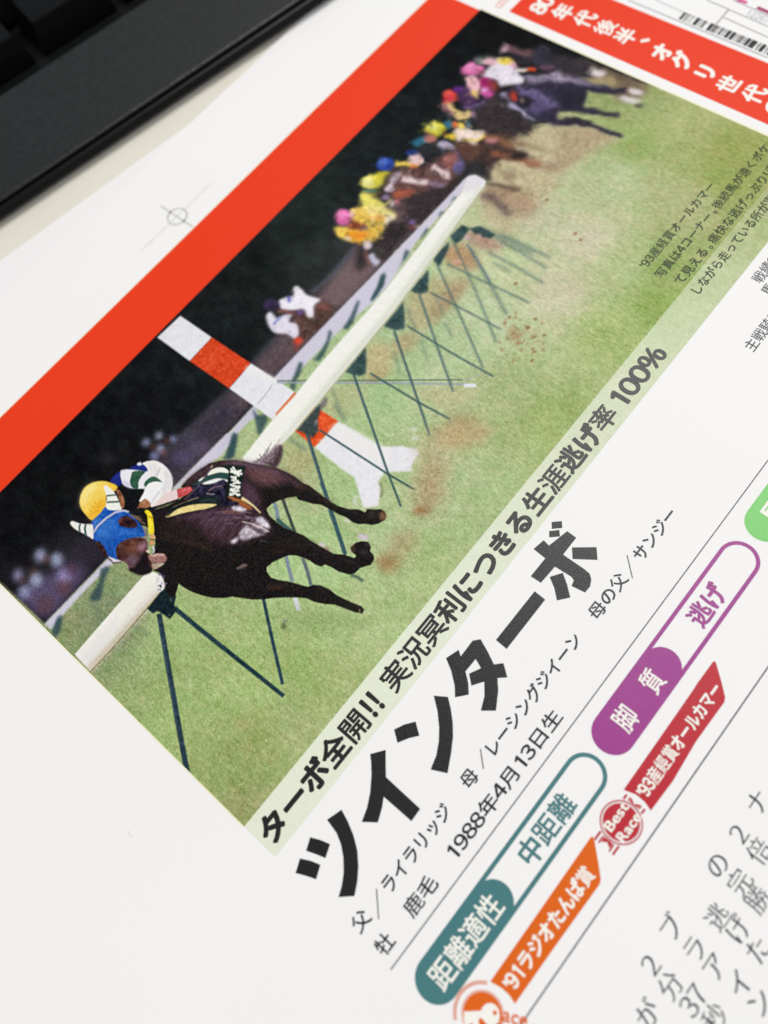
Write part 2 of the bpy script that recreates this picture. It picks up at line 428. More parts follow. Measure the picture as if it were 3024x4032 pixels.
    ell('G', 680, 450, 40, 60, (150,116,150), 3, .8)
    # yellow cap, teal sleeve
    ell('G', 50, 780, 100, 50, (50,122,148), 3, .95, -20)
    ell('G', 150, 735, 70, 44, (190,116,106), 3, .95)
    poly('G', [(460,640),(600,590),(720,650),(830,690),(720,760),(680,830),(600,760),(500,760)], (236,216,204), 2.8)
    ell('G', 385, 575, 74, 42, (52,108,130), 2.6)
    ell('G', 465, 580, 40, 40, (230,116,66), 2.4)
    ell('G', 540, 585, 52, 40, (238,206,96), 2.4)
    ell('G', 640, 560, 40, 34, (92,126,150), 2.6, .9)
    line('G', [(335,705),(400,715),(480,715)], 18, (238,204,60), 2.2)
    line('G', [(560,752),(700,755),(820,700)], 8, (234,200,70), 2, .9)
    cap('G', 215, 622, 118, 88, (220,214,70), 2.4)
    ell('G', 180, 600, 50, 44, (240,236,150), 3, .7)
    ell('G', 340, 822, 122, 50, (190,180,206), 3, .95, 8)
    poly('G', [(20,830),(200,810),(240,900),(100,960),(-60,960)], (40,42,46), 3, .9)
    ell('G', 890, 770, 60, 40, (206,140,150), 3.5, .85)
    # blue cap
    cap('O', 860, 1080, 58, 42, (42,74,170), 2.2)
    ell('O', 845, 1062, 28, 18, (84,116,206), 2.4, .7)
    ell('O', 1030, 1000, 34, 22, (40,66,150), 2.2, .9)
    line('O', [(920,1070),(980,1080),(1070,1090)], 22, (240,206,96), 2.2, .95)
    ell('O', 1060, 1050, 56, 40, (240,206,206), 2.4, .95)
    ell('O', 1040, 1100, 30, 20, (226,120,60), 2.2, .8)
    poly('O', [(900,1120),(1100,1100),(1250,1010),(1340,1100),(1300,1180),(1150,1240),(950,1300),(880,1230)], (104,72,70), 4, .95, True, 5)
    ell('O', 1290, 1050, 40, 60, (180,110,104), 3, .7)
    line('O', [(1170,1090),(1230,1130),(1290,1150)], 24, (228,206,208), 2.4, .95)
    line('O', [(960,1160),(1050,1180),(1140,1190)], 26, (232,212,212), 2.6, .95)
    line('O', [(940,1130),(910,1180),(880,1230)], 18, (206,190,206), 2.6, .9)
    ell('O', 1190, 1200, 60, 16, (150,126,158), 2.6, .85, -8)
    ell('O', 1335, 1090, 26, 40, (110,104,166), 2.6, .8)
    # yellow cap and pink cap
    ell('F', 780, 215, 72, 40, (232,216,226), 2.2, .95)
    ell('F', 740, 320, 60, 44, (150,122,158), 3, .95)
    poly('F', [(820,300),(900,235),(1080,235),(1060,300),(900,340)], (166,88,66), 2.6, .95)
    ell('F', 880, 372, 32, 30, (214,120,130), 2.4, .95)
    ell('F', 820, 400, 40, 40, (206,190,206), 2.6, .9)
    line('F', [(660,380),(700,430),(760,400),(820,340)], 10, (216,206,120), 2.2, .9)
    cap('F', 590, 135, 140, 84, (228,216,90), 2.4, -12)
    ell('F', 545, 150, 60, 56, (244,240,176), 3, .8)
    poly('F', [(640,40),(780,20),(800,60),(720,120),(640,200)], (214,200,60), 2.4, .9)
    line('F', [(470,240),(560,250),(640,240)], 10, (92,140,120), 1.8, .9)
    poly('F', [(440,290),(560,270),(640,330),(700,420),(700,500),(560,500),(460,400)], (234,224,110), 2.6)
    ell('F', 650, 280, 40, 60, (96,80,50), 2.8, .8, 30)
    poly('F', [(340,460),(560,440),(700,490),(850,520),(760,620),(720,720),(640,820),(560,850),(440,860),(250,820),(150,720),(150,660),(270,670),(330,600)], (230,196,92), 2.8, 1, True, 7)
    poly('F', [(500,440),(640,420),(860,500),(850,580),(740,560),(600,520)], (238,222,140), 3, .9)
    ell('F', 600, 570, 90, 46, (236,170,86), 4, .7)
    ell('F', 700, 560, 60, 26, (232,160,110), 3, .7)
    ell('F', 605, 640, 40, 40, (132,110,40), 3, .85)
    poly('F', [(300,620),(400,600),(500,640),(490,700),(320,690)], (132,62,42), 2.4, .95)
    ell('F', 495, 690, 46, 44, (120,92,90), 2.6, .9)
    poly('F', [(280,720),(420,720),(560,740),(520,800),(430,850),(300,790)], (236,152,42), 2.6, .95)
    ell('F', 215, 740, 50, 50, (246,214,90), 2.6, .9)
    ell('F', 300, 812, 46, 22, (226,206,196), 2.4, .9, 20)
    cap('F', 245, 560, 100, 94, (226,110,172), 2.4)
    ell('F', 240, 535, 60, 44, (240,142,198), 3, .7)
    ell('F', 345, 525, 34, 44, (240,200,190), 2.6, .9)
    poly('F', [(740,560),(850,530),(860,560),(780,620),(740,680)], (238,226,206), 2.6, .9)
    for p_, w_, c_ in (([(520,470),(600,540),(590,640)], 8, (250,240,190)), ([(660,500),(700,600),(680,720)], 8, (206,160,60)), ([(420,480),(470,560),(430,600)], 7, (196,140,50)), ([(560,690),(620,760),(590,840)], 8, (200,146,50)),
                       ([(740,520),(800,540)], 8, (250,240,210)), ([(330,480),(390,470)], 8, (250,238,170)), ([(380,760),(470,790),(520,780)], 7, (196,110,40)), ([(640,600),(680,640)], 7, (90,70,40))):
        line('F', p_, w_, c_, 2.4, .75)
    ell('F', 530, 890, 52, 50, (220,206,220), 2.4)
    line('F', [(510,950),(520,1040),(560,1120)], 14, (140,84,76), 2.6, .8)
    line('F', [(570,990),(600,1060),(660,1110)], 26, (200,200,222), 2.4, .95)
    ell('F', 1060, 620, 44, 34, (130,108,176), 2.8, .9)
    ell('F', 1060, 670, 70, 30, (140,84,88), 3.4, .8)
    ell('F', 860, 740, 90, 60, (40,36,38), 5, .8)
    ell('F', 670, 960, 50, 40, (80,84,76), 4, .7)
pack()
# lone rider beyond the far rail
poly('I', [(520,480),(660,430),(760,490),(790,380),(900,340),(1010,420),(940,540),(800,660),(650,800),(590,700)], (84,60,54), 3, 1, True, 6)
ell('I', 880, 380, 80, 36, (142,84,72), 3.5, .8, 15)
ell('I', 800, 560, 60, 40, (54,44,40), 4, .8)
poly('I', [(350,320),(430,275),(530,250),(525,165),(575,140),(640,200),(700,250),(845,300),(770,370),(765,500),(700,510),(650,420),(560,425),(440,430),(370,400)], (238,234,242), 2)
line('I', [(470,250),(480,330)], 12, (58,64,150), 2, .9)
ell('I', 610, 450, 50, 34, (110,84,150), 2.5, .8)
ell('I', 268, 362, 98, 72, (56,46,78), 2.2)
ell('I', 300, 400, 60, 40, (40,32,44), 2.6, .8)
line('I', [(340,440),(440,440),(540,470)], 14, (140,84,80), 2.2, .9)
poly('I', [(205,490),(265,445),(330,520),(420,480),(505,480),(480,560),(570,590),(590,700),(545,765),(450,705),(310,695),(235,610)], (226,220,234), 2)
line('I', [(290,600),(330,550),(380,500)], 9, (120,130,190), 1.6, .9)
ell('I', 585, 790, 50, 46, (228,74,46), 2.4, .95)
ell('I', 560, 870, 30, 50, (150,60,56), 3, .7)
# broken colour: short strokes that take up the colour already there, lighter or darker
def broken(n, x0, x1, y0, y1, lmin, lmax, lo, hi, add, alpha, length, width, ang, spread, inside=None, f=.9, jit=4):
    for i in range(n):
        x = rng.uniform(x0, x1); y = rng.uniform(y0, y1)
        if inside is not None and inside[int(y), int(x)] < .6: continue
        sx_ = int(min(max(x + rng.normal(0, jit), 0), CW - 1)); sy_ = int(min(max(y + rng.normal(0, jit), 0), CH - 1))
        c0 = img[sy_, sx_]
        if not lmin < c0.mean() < lmax: continue
        a_ = ang + rng.normal(0, spread); l_ = rng.uniform(.4, 1) * length; w_ = rng.uniform(.5, 1) * width
        d_ = np.array([math.cos(a_), math.sin(a_)]); n_ = np.array([-d_[1], d_[0]]); c_ = np.array([x, y])
        put(np.array([c_ - d_*l_/2, c_ - n_*w_/2, c_ + d_*l_/2, c_ + n_*w_/2]), c0 * rng.uniform(lo, hi) + rng.uniform(-add, add), f, alpha)
def inside_of(p):
    full = np.zeros((CH, CW), np.float32); w_, k_ = mask(p, .6); full[w_] = k_; return full
broken(1500, 880, 1480, 70, 300, 30, 245, .55, 1.35, 12, .55, 16, 7, 1.3, .8, None, 1.6, 7)      # the bunch
broken(500, 960, 1480, 260, 440, 60, 220, .75, 1.15, 10, .4, 22, 7, 1.4, .5, None, 2.2, 6)        # legs and dust
broken(150, 640, 760, 110, 250, 30, 245, .6, 1.25, 8, .45, 10, 4, 1.2, .8, None, 1.4, 4)           # lone rider
# edges are never ruled: shift everything by a fine random field, more so in the distance
wx_, wy_ = field(3.2), field(3.2); wx2, wy2 = field(7), field(7)
yy, xx = np.mgrid[0:CH, 0:CW].astype(np.float32)
k1 = 0.0; k2 = np.clip((xx - 820) / 300, 0, 1) * np.clip((460 - yy) / 120, 0, 1) * 2.0
qx = np.clip(xx + k1 * wx_ + k2 * wx2, 0, CW - 1.001); qy = np.clip(yy + k1 * wy_ + k2 * wy2, 0, CH - 1.001)
qx[:, :3] = xx[:, :3]; ix, iy = qx.astype(int), qy.astype(int); tx, ty = (qx - ix)[..., None], (qy - iy)[..., None]
img = ((img[iy, ix] * (1 - tx) + img[iy, np.minimum(ix + 1, CW - 1)] * tx) * (1 - ty) + (img[np.minimum(iy + 1, CH - 1), ix] * (1 - tx) + img[np.minimum(iy + 1, CH - 1), np.minimum(ix + 1, CW - 1)] * tx) * ty).astype(np.float32)

# ---- far rail
FR = (206,202,218)
poly('', [(178,2455),(300,2330),(430,2195),(450,2215),(420,2240),(330,2330),(232,2440),(205,2480)], FR, 1.6, 1, False)
poly('B', [(100,640),(330,390),(560,160),(720,0),(760,-40),(860,-40),(820,60),(700,220),(560,320),(400,420),(200,600)], FR, 1.8, 1, False)
poly('', [(880,1730),(985,1612),(1010,1590),(1015,1640),(980,1660),(900,1748),(860,1780)], (200,196,212), 1.6, 1, False)
poly('', [(1075,1492),(1160,1402),(1333,1223),(1473,1080),(1640,905),(1823,712),(1842,697),(1850,720),(1823,753),(1640,950),(1533,1120),(1470,1190),(1350,1290),(1213,1425),(1150,1495),(1090,1520)], FR, 1.4, 1, False)
TEALD = (38,66,72)
for c, pts in (('I', [(600,1030),(640,1050),(620,1160),(560,1260),(540,1390),(480,1330),(540,1180),(570,1100)]),
    ('I', [(950,650),(985,690),(940,830),(890,960),(830,1030),(760,1010),(860,900),(920,780)]),
    ('I', [(1290,300),(1310,330),(1270,460),(1230,580),(1160,660),(1110,640),(1200,500),(1250,380)]),
    ('I', [(1560,0),(1610,20),(1590,120),(1520,250),(1450,330),(1440,300),(1520,150)]),
    ('F', [(720,1200),(745,1230),(720,1360),(660,1450),(590,1540),(570,1530),(650,1380),(700,1270)]),
    ('F', [(985,935),(1030,960),(990,1040),(900,1150),(860,1210),(940,1080),(960,1000)]),
    ('F', [(1230,680),(1255,700),(1210,770),(1150,830),(1180,760)]),
    ('F', [(1400,485),(1430,490),(1400,530),(1365,570),(1375,530)]),
    ('F', [(1560,310),(1585,320),(1540,360),(1500,385)]),
    ('E', [(40,285),(75,300),(50,420),(20,500),(-20,500),(0,420)]),
    ('E', [(185,95),(230,150),(300,140),(310,190),(260,300),(230,300),(210,180)]),
    ('B', [(830,-40),(885,0),(850,240),(710,265),(760,180),(800,80)])):
    poly(c, pts, (50,76,82), 2.0, .85, False)
poly('L', [(660,400),(720,385),(680,480),(660,590),(610,610),(590,580),(650,480)], (52,76,80), 2.2, .9)
line('L', [(620,610),(650,700),(660,760)], 14, (100,124,104), 3, .7)
line('L', [(670,600),(740,640)], 12, (100,120,100), 3, .6)
line('L', [(880,760),(970,830)], 14, (104,126,92), 2.6, .75)
line('L', [(690,960),(720,1080)], 12, (112,132,92), 3, .6)
poly('L', [(380,710),(410,720),(380,830),(340,820)], (52,76,84), 2, .9)
# faint shadow posts of the far rail
for c, pts, w in (('J', [(100,960),(130,1060),(150,1140)], 9), ('J', [(310,860),(340,960),(370,1045)], 9), ('J', [(500,740),(560,860)], 9),
                  ('J', [(430,520),(490,690)], 8), ('E', [(830,60),(920,190)], 16), ('E', [(470,330),(620,430)], 14), ('I', [(970,1330),(1090,1610)], 10), ('J', [(200,620),(280,800)], 9)):
    line(c, pts, w, (112,132,112), 2.2, .65)
# ---- the striped pole
poly('', [(711,1244),(621,1329),(748,1422),(835,1329)], (226,226,232), 1, 1, False, 2)
poly('', [(835,1329),(748,1422),(904,1530),(989,1431)], (214,70,34), 1, 1, False, 5)
poly('', [(989,1431),(904,1530),(1078,1655),(1162,1545)], (228,228,234), 1, 1, False, 2)
poly('', [(1162,1545),(1075,1655),(1165,1700),(1240,1762),(1333,1660),(1260,1612)], (226,86,40), 1, 1, False, 6)
poly('', [(1333,1660),(1240,1762),(1350,1850),(1396,1880),(1430,2000),(1490,1992),(1502,1920),(1490,1895),(1516,1858),(1620,1856),(1622,1830),(1648,1785),(1590,1755),(1500,1760)], (230,229,233), 1.4, 1, False, 2)
poly('', [(1345,1670),(1310,1710),(1500,1830),(1540,1770),(1500,1752)], (236,234,232), 3, .8)
poly('E', [(1180,680),(1210,700),(1215,770),(1195,800),(1200,730)], (112,120,74), 1.6, .8)
line('E', [(985,840),(1000,790),(1030,790)], 10, (214,216,206), 1.6, .9)
line('E', [(985,840),(1000,858),(1030,850)], 8, (210,214,204), 1.6, .8)
ell('E', 1460, 262, 30, 14, (216,218,208), 2, .85); ell('E', 1468, 330, 30, 18, (220,218,212), 2, .85)
ell('E', 1450, 440, 50, 40, (228,226,234), 2.5, .8)
line('I', [(280,1300),(200,1420),(100,1540)], 3, (150,150,160), .9, .8)
line('I', [(545,1400),(440,1520),(320,1659)], 7, (214,108,48), .9)
poly('I', [(0,1080),(330,1230),(300,1290),(0,1180)], (236,236,232), 2, .6)
# rail prop: thin horizontal bar with white tip
line('N', [(150,828),(800,826),(1360,822)], 4, (74,84,80), .9, .9)
line('N', [(150,840),(800,842),(1400,852)], 7, (150,160,176), 1.1, .9)
line('N', [(1370,860),(1450,858)], 14, (226,226,236), 1.2)
line('N', [(1380,830),(1470,790),(1500,730)], 4, (170,176,176), 1, .8)
# ---- legs of the near rail
LEG = (50,78,84); LEG2 = (96,112,132)
for pts, w, f in (([(1205,1693),(1289,1964),(1360,2180)], 13, .9), ([(1259,1693),(1530,1868),(1633,1928)], 8, .9),
    ([(1392,1470),(1530,1868),(1579,1995)], 9, .9), ([(1458,1470),(1639,1579),(1772,1651)], 8, 1),
    ([(1552,1301),(1651,1591),(1693,1717)], 9, 1), ([(1603,1283),(1770,1385),(1942,1483)], 8, 1),
    ([(1651,1157),(1720,1360),(1784,1543)], 8, 1.1), ([(1693,1151),(1830,1222),(1972,1297)], 7, 1.1),
    ([(1720,1040),(1810,1240),(1900,1445)], 8, 1.2), ([(1760,1040),(1940,1125),(2085,1193)], 7, 1.3),
    ([(1780,940),(1870,1140),(1955,1350)], 8, 1.4), ([(1850,975),(1925,1110),(1995,1240)], 11, 1.8),
    ([(1925,995),(2040,1055),(2140,1115)], 8, 1.6), ([(1940,1035),(2010,1070)], 7, 1.8), ([(1970,950),(2060,1000),(2152,1056)], 9, 1.8),
    ([(1975,925),(2070,968),(2165,1015)], 9, 1.8), ([(1900,905),(2000,950),(2100,1000)], 16, 3.0)):
    far = min(max((pts[0][0] - 1300) / 600, 0), 1)
    line('', pts, w * (1 - .15 * far), tuple(LEG[k] * (1 - far * .35) + (150, 165, 140)[k] * far * .35 for k in range(3)), f * (1 + .5 * far), .9)
for pts, w in (([(1203,1700),(1286,1964)], 4), ([(1389,1480),(1527,1868)], 3), ([(1549,1310),(1690,1717)], 3), ([(1648,1165),(1780,1530)], 3), ([(1838,960),(1930,1110)], 8)):
    line('', pts, w, LEG2, 1, .6)
for c, pts in (('E', [(735,50),(725,110),(700,190),(710,270),(660,330),(600,290),(525,265),(600,180),(690,80)]),
    ('N', [(590,770),(650,690),(730,600),(735,690),(730,780),(690,800)]), ('N', [(845,470),(900,400),(975,310),(985,420),(985,490),(920,500)]),
    ('N', [(1020,240),(1080,170),(1140,100),(1140,160),(1135,250),(1070,262)]), ('J', [(400,240),(470,170),(540,100),(530,170),(460,300)]),
    ('J', [(540,60),(640,-30),(700,0),(640,90),(590,120)]), ('J', [(690,0),(780,-20),(900,50),(860,80),(760,60)])):
    poly(c, pts, (44,68,72), 1.6, .93, False, 5)
ell('E', 690, 205, 14, 22, (126,126,130), 1, .7); ell('J', 770, 60, 22, 20, (206,160,150), 2, .9); ell('J', 680, 70, 22, 18, (196,160,170), 2, .9); ell('J', 600, 260, 40, 18, (214,170,150), 2.2, .8)
poly('I', [(880,1440),(930,1480),(900,1560),(830,1600),(850,1520)], (110,100,104), 2, .8)
# near rail, cream white
NR = (240,240,233)
poly('', [(955,1805),(1075,1652),(1160,1560),(1253,1443),(1450,1223),(1533,1123),(1640,985),(1740,853),(1823,753),(1842,697),(1870,690),(1913,713),(1907,735),(1820,853),(1700,1030),(1553,1223),(1397,1413),(1257,1582),(1165,1692),(1112,1747),(1060,1815),(1000,1850)], NR, .9, 1, False, 1.5)
poly('', [(955,1805),(1253,1443),(1533,1123),(1640,985),(1650,1000),(1500,1190),(1262,1470),(985,1815)], (240,240,234), 3, .5, False)
poly('', [(1823,753),(1842,697),(1880,692),(1910,715),(1870,750)], (222,216,224), 2.5, .8)
poly('', [(1880,745),(1790,858),(1525,1220),(1370,1405),(1225,1580),(1090,1745),(1112,1747),(1257,1582),(1397,1413),(1553,1223),(1820,853),(1907,735)], (210,211,198), 3.2, .7, False)
line('', [(1907,735),(1820,856),(1553,1226),(1397,1416),(1165,1695)], 6, (176,178,140), 1, .75)
poly('', [(295,2576),(430,2420),(567,2265),(600,2250),(640,2265),(650,2300),(640,2338),(500,2490),(362,2645)], (238,236,228), .8, 1, False, 1.5)
poly('', [(335,2620),(475,2465),(615,2312),(640,2338),(500,2490),(362,2645)], (214,208,200), 5, .8, False)
poly('', [(362,2645),(500,2490),(640,2338),(628,2322),(480,2480),(345,2628)], (200,190,164), 1.6, .8, False)
poly('', [(310,2590),(450,2440),(470,2460),(340,2610)], (226,224,226), 4, .7, False)
line('C', [(-440,1900),(0,1430),(280,1110),(575,765)], 6, (120,112,70), .8, .8)
# ---- supports beside the winner
line('', [(627,2416),(654,2570),(681,2723),(706,2870),(742,3060)], 20, (42,62,72), .8, 1, 22, 5)
line('', [(622,2440),(652,2590),(698,2860)], 4, (84,108,128), .9, .6)
line('', [(687,2393),(780,2470),(993,2640),(1118,2740)], 19, (34,58,64), .8, 1, 17, 5)
line('', [(1036,2350),(1075,2530),(1113,2693)], 13, (40,64,78), .8, 1, 13, 4)
poly('C', [(420,950),(490,1005),(545,975),(620,1020),(690,1070),(770,970),(740,900),(765,800),(640,700),(570,760),(480,880)], (20,36,42), .9, 1, False, 4)
ell('C', 700, 840, 14, 26, (90,100,104), .8, .6); ell('C', 685, 1025, 10, 14, (110,120,124), .7, .7)
for c, pts, w, cc in (('D', [(300,235),(330,330),(345,440)], 15, (120,140,156)), ('D', [(330,430),(420,510),(510,580)], 16, (52,84,86)),
    ('D', [(400,190),(450,330),(545,590)], 12, (48,56,54)), ('D', [(440,870),(470,1000),(515,1170)], 14, (120,136,156)), ('D', [(545,1350),(590,1510)], 18, (218,216,228)),
    ('D', [(635,885),(690,1040),(735,1215)], 14, (86,98,108)), ('D', [(855,0),(930,200)], 13, (60,92,100)), ('D', [(950,305),(1040,560),(1140,860)], 14, (56,90,96)),
    ('D', [(1200,1090),(1270,1110),(1350,1160)], 14, (86,112,92))):
    line(c, pts, w, cc, 1, .9)
ell('D', 870, 735, 44, 22, (216,206,212), 1.3, .9, 25); ell('D', 920, 780, 40, 24, (166,140,124), 1.4, .8, 30); ell('D', 1170, 445, 40, 22, (214,206,204), 1.4, .8, 20)
ell('D', 1350, 640, 66, 34, (206,190,206), 1.4, .95, 10); ell('D', 430, 1635, 34, 14, (130,136,136), 1.3, .8)
ell('M', 195, 770, 18, 24, (84,92,60), 1.4, .8)
# ---- flying turf
BR = (150,112,74)
for c, pts, cc, f, a in (('E', [(1500,350),(1659,220),(1720,300),(1700,800),(1560,930),(1470,880),(1440,760),(1500,600)], (184,166,130), 9, .6),
    ('E', [(1520,600),(1640,500),(1659,760),(1540,860),(1490,780)], (164,140,102), 8, .45), ('E', [(1500,850),(1590,860),(1570,930),(1490,920)], (150,122,82), 6, .5),
    ('E', [(1290,1080),(1480,1060),(1480,1150),(1380,1220),(1290,1160)], (172,144,108), 7, .55), ('E', [(1180,1260),(1300,1230),(1340,1330),(1260,1390),(1190,1360)], (150,108,66), 6, .75),
    ('E', [(1300,1170),(1420,1180),(1380,1300),(1280,1300)], (170,144,104), 7, .45),
    ('J', [(540,1480),(640,1440),(700,1480),(760,1470),(740,1560),(640,1600),(560,1580)], (168,140,104), 8, .62), ('J', [(480,1560),(760,1540),(880,1600),(700,1720),(480,1720)], (192,160,118), 8, .7),
    ('M', [(1040,0),(1140,0),(1130,30),(1060,40)], (158,116,78), 3, .8), ('J', [(1000,800),(1080,800),(1100,850),(1030,880)], (160,122,88), 4, .7)):
    poly(c, pts, cc, f, a, True, 6, NM)
for i in range(70):
    x = rng.normal(1110, 95); y = rng.normal(830, 110); r_ = rng.uniform(4, 16)
    ell('J', x, y, r_, r_*rng.uniform(.5, 1), (158+rng.normal(0,10),120+rng.normal(0,8),84), 1.3, rng.uniform(.3,.75), rng.uniform(0,180))
for i in range(120):
    x = rng.normal(1580, 60); y = rng.normal(600, 170); r_ = rng.uniform(3, 10)
    ell('E', x, y, r_, r_*.7, (140+rng.normal(0,14),106+rng.normal(0,10),64), 1.2, rng.uniform(.2,.5))
for x, y in ((1010,700),(1215,712),(1160,780),(1285,840),(1205,855),(1210,970),(1190,1040),(1060,435),(975,745),(1570,90),(1530,40),(905,1375)):
    ell('J' if x != 905 else 'H', x, y, 16, 11, (140,104,66), 1.3, .8, -30)
# ---- the winner
y_strip = int(round((YS - YT) / (YB - YT) * CH)) - 2
HORSE = nat('B', [(220,590),(300,500),(420,400),(560,310),(700,280),(850,275),(1000,295),(1060,315),(1200,335),(1330,360),(1450,410),(1560,470),(1659,545)]) + \
 nat('D', [(720,40),(790,95),(860,150),(950,215),(1050,275),(1180,315),(1290,315),(1350,340),(1375,355),(1400,310),(1480,320),(1560,312),(1600,340),(1620,390),(1600,440),(1530,485),(1450,500),(1360,485),(1300,490),(1230,470),(1150,410),(1050,370),(950,310),(850,260),(760,250),(640,215),(590,205),(560,165),(470,175),(360,210),(270,250),(208,310),(240,390),(330,470),(430,540),(540,580),
 (640,620),(740,690),(830,745),(930,800),(1000,840),(1120,850),(1250,890),(1270,860),(1215,815),(1200,770),(1260,710),(1330,690),(1410,700),(1440,760),(1430,810),(1470,850),(1480,900),(1440,970),(1380,985),(1310,1010),(1250,1070),(1190,1085),(1060,1050),(980,1000),(900,965),(860,990),(790,970),(720,920),(640,885),(560,860),(480,855),(400,885),(280,940),(210,1000),(212,1050),(260,1120),(350,1150),(480,1170),(620,1210),(700,1230),(760,1205),(850,1215),(950,1260),(1040,1330),(1130,1375),(1250,1430),(1330,1460),(1360,1500),(1340,1545),(1250,1530),(1120,1480),(1010,1440),(880,1430),(780,1410),(680,1365),(560,1355),(440,1355),(300,1360),(200,1375),(100,1380)]) + \
 nat('C', [(1659,840),(1560,825),(1430,805),(1340,820),(1200,820),(1080,795),(950,750),(860,700),(790,650),(780,700),(755,790),(700,810),(640,760),(620,600),(560,520),(500,500),(480,330),(520,180),(500,60)]) + \
 nat('A', [(1050,900),(960,860),(900,800),(1000,700),(1100,690),(1250,640),(1400,560),(1500,480)])
put(cv('', HORSE), (24,20,20), .7, 1, 3.5, NF)
poly('B', [(230,590),(300,505),(420,405),(600,312),(850,285),(1100,325),(1330,375),(1500,450),(1659,560),(1600,590),(1500,530),(1420,560),(1300,590),(1200,585),(1100,560),(990,480),(940,420),(700,330),(560,420),(400,520)], (80,54,62), 4, .92, True, 6, NV)
poly('B', [(1000,400),(1200,380),(1400,430),(1330,500),(1180,560),(1060,500)], (112,74,72), 5, .6, True, 5)
poly('B', [(700,300),(900,290),(1100,330),(1300,380),(1450,450),(1300,420),(1050,350),(850,310)], (118,96,124), 3.5, .55)
poly('B', [(930,500),(1050,560),(1140,660),(1185,800),(1190,900),(1280,1040),(1290,1130),(1100,1200),(1000,1240),(800,1270),(600,1260),(480,1150),(350,1030),(100,985),(350,880),(640,830),(900,800),(925,700)], (64,43,52), 5, .95, True, 7, NS)
poly('B', [(950,520),(1060,590),(1130,700),(1150,800),(1060,760),(960,720)], (84,60,78), 4, .7)
poly('B', [(250,920),(600,850),(850,880),(900,980),(700,1080),(450,1030)], (84,62,80), 5, .5, True, 8, NS)
poly('B', [(0,1000),(200,990),(400,1080),(480,1180),(620,1290),(400,1260),(200,1180),(0,1140)], (42,32,31), 7, .8, True, 3)
line('B', [(0,1130),(200,1200),(400,1260),(600,1330)], 8, (66,46,38), 2, .6)
line('B', [(700,330),(800,300),(950,310)], 6, (140,110,120), 2, .5)
WH = (212,206,216)
for pts, f, a in (([(820,830),(900,808),(1000,850),(950,882),(850,872)], 1.4, .95), ([(1110,960),(1180,945),(1240,1010),(1275,1075),(1190,1065),(1120,1010)], 1.6, .95),
    ([(930,1100),(1000,1040),(1060,1090),(1170,1155),(1040,1195),(960,1225),(900,1180)], 1.8, .85), ([(805,1225),(900,1180),(880,1240),(820,1262)], 1.6, .8),
    ([(1050,1020),(1150,1040),(1250,1110),(1200,1125),(1090,1070)], 1.4, .7)):
    poly('B', pts, WH, f, a, True, 22, NM)
for i in range(60):
    x = rng.uniform(800, 1250); y = 830 + (x - 700) * .45 + rng.normal(0, 70)
    l = rng.uniform(30, 110)
    line('B', [(x - l, y - l * .12), (x, y)], rng.uniform(1.5, 4), (190+rng.normal(0,15),170,186), .9, rng.uniform(.15, .5))
line('B', [(640,890),(900,870),(1050,900)], 4, (170,140,140), .9, .5); line('B', [(700,885),(920,890)], 5, (140,76,50), .9, .7)
line('B', [(940,1000),(1040,1020),(1200,1085),(1260,1120)], 4, (226,216,206), .8, .8)
poly('B', [(870,1560),(950,1500),(1010,1515),(940,1550)], (126,104,100), 1.2, .85)
line('D', [(220,1230),(300,1240),(400,1240)], 8, (96,58,36), 2.2, .8); line('D', [(280,820),(340,800),(420,830)], 14, (56,40,34), 3, .7)
ell('D', 1580, 390, 40, 60, (120,84,58), 2.2, .8); ell('D', 1450, 370, 60, 50, (58,50,46), 3, .7); ell('D', 620, 60, 60, 30, (84,58,46), 3, .6, 30)
ell('D', 1360, 820, 60, 30, (74,64,72), 2.5, .6); ell('D', 1230, 790, 26, 50, (92,72,60), 2, .7); line('D', [(1300,1560),(1310,1490)], 4, (190,176,140), .8, .8)
# muscle and coat: soft lights along the limbs, belly shade, veins
for c, pts, w, cc, f, a in (('D', [(640,30),(760,100),(900,200),(1050,290)], 9, (74,56,50), 2.6, .75), ('D', [(540,610),(700,690),(860,790),(1000,860)], 9, (62,48,42), 2.8, .7),
    ('D', [(380,700),(520,720),(660,780)], 16, (46,36,32), 5, .8), ('D', [(300,1190),(460,1210),(620,1250)], 8, (60,44,36), 2.6, .7), ('D', [(760,1225),(860,1240),(960,1300)], 7, (58,48,46), 2.4, .7),
    ('D', [(1060,1370),(1200,1430),(1310,1480)], 5, (66,54,54), 2, .7), ('D', [(1100,320),(1220,340),(1300,360)], 6, (66,56,52), 2, .7), ('D', [(1060,880),(1180,920),(1260,960)], 8, (52,44,44), 2.6, .7),
    ('B', [(1330,620),(1420,700),(1500,690),(1659,640)], 10, (40,30,28), 4, .8), ('B', [(1000,470),(1090,560),(1160,700),(1200,850)], 5, (36,24,28), 2, .85),
    ('B', [(480,1000),(640,960),(820,960)], 6, (110,88,108), 2.4, .5), ('B', [(400,940),(560,900),(760,890)], 5, (116,92,112), 2.2, .5), ('B', [(600,1130),(760,1090),(900,1060)], 6, (98,72,86), 2.6, .5),
    ('B', [(1120,420),(1260,440),(1380,500)], 8, (132,98,96), 4, .5), ('B', [(820,300),(960,320),(1120,360)], 6, (150,124,142), 2.6, .45),
    ('C', [(560,90),(760,150),(980,200),(1180,250)], 6, (70,48,38), 2.6, .6), ('C', [(700,300),(900,420),(1100,480)], 14, (34,27,25), 6, .8), ('C', [(620,230),(760,300),(880,400)], 7, (40,31,28), 4, .7),
    ('C', [(900,640),(1100,720),(1300,740)], 12, (14,12,12), 5, .8), ('B', [(1300,1250),(1450,1220),(1600,1250)], 9, (46,36,32), 4, .7)):
    line(c, pts, w, cc, f, a)
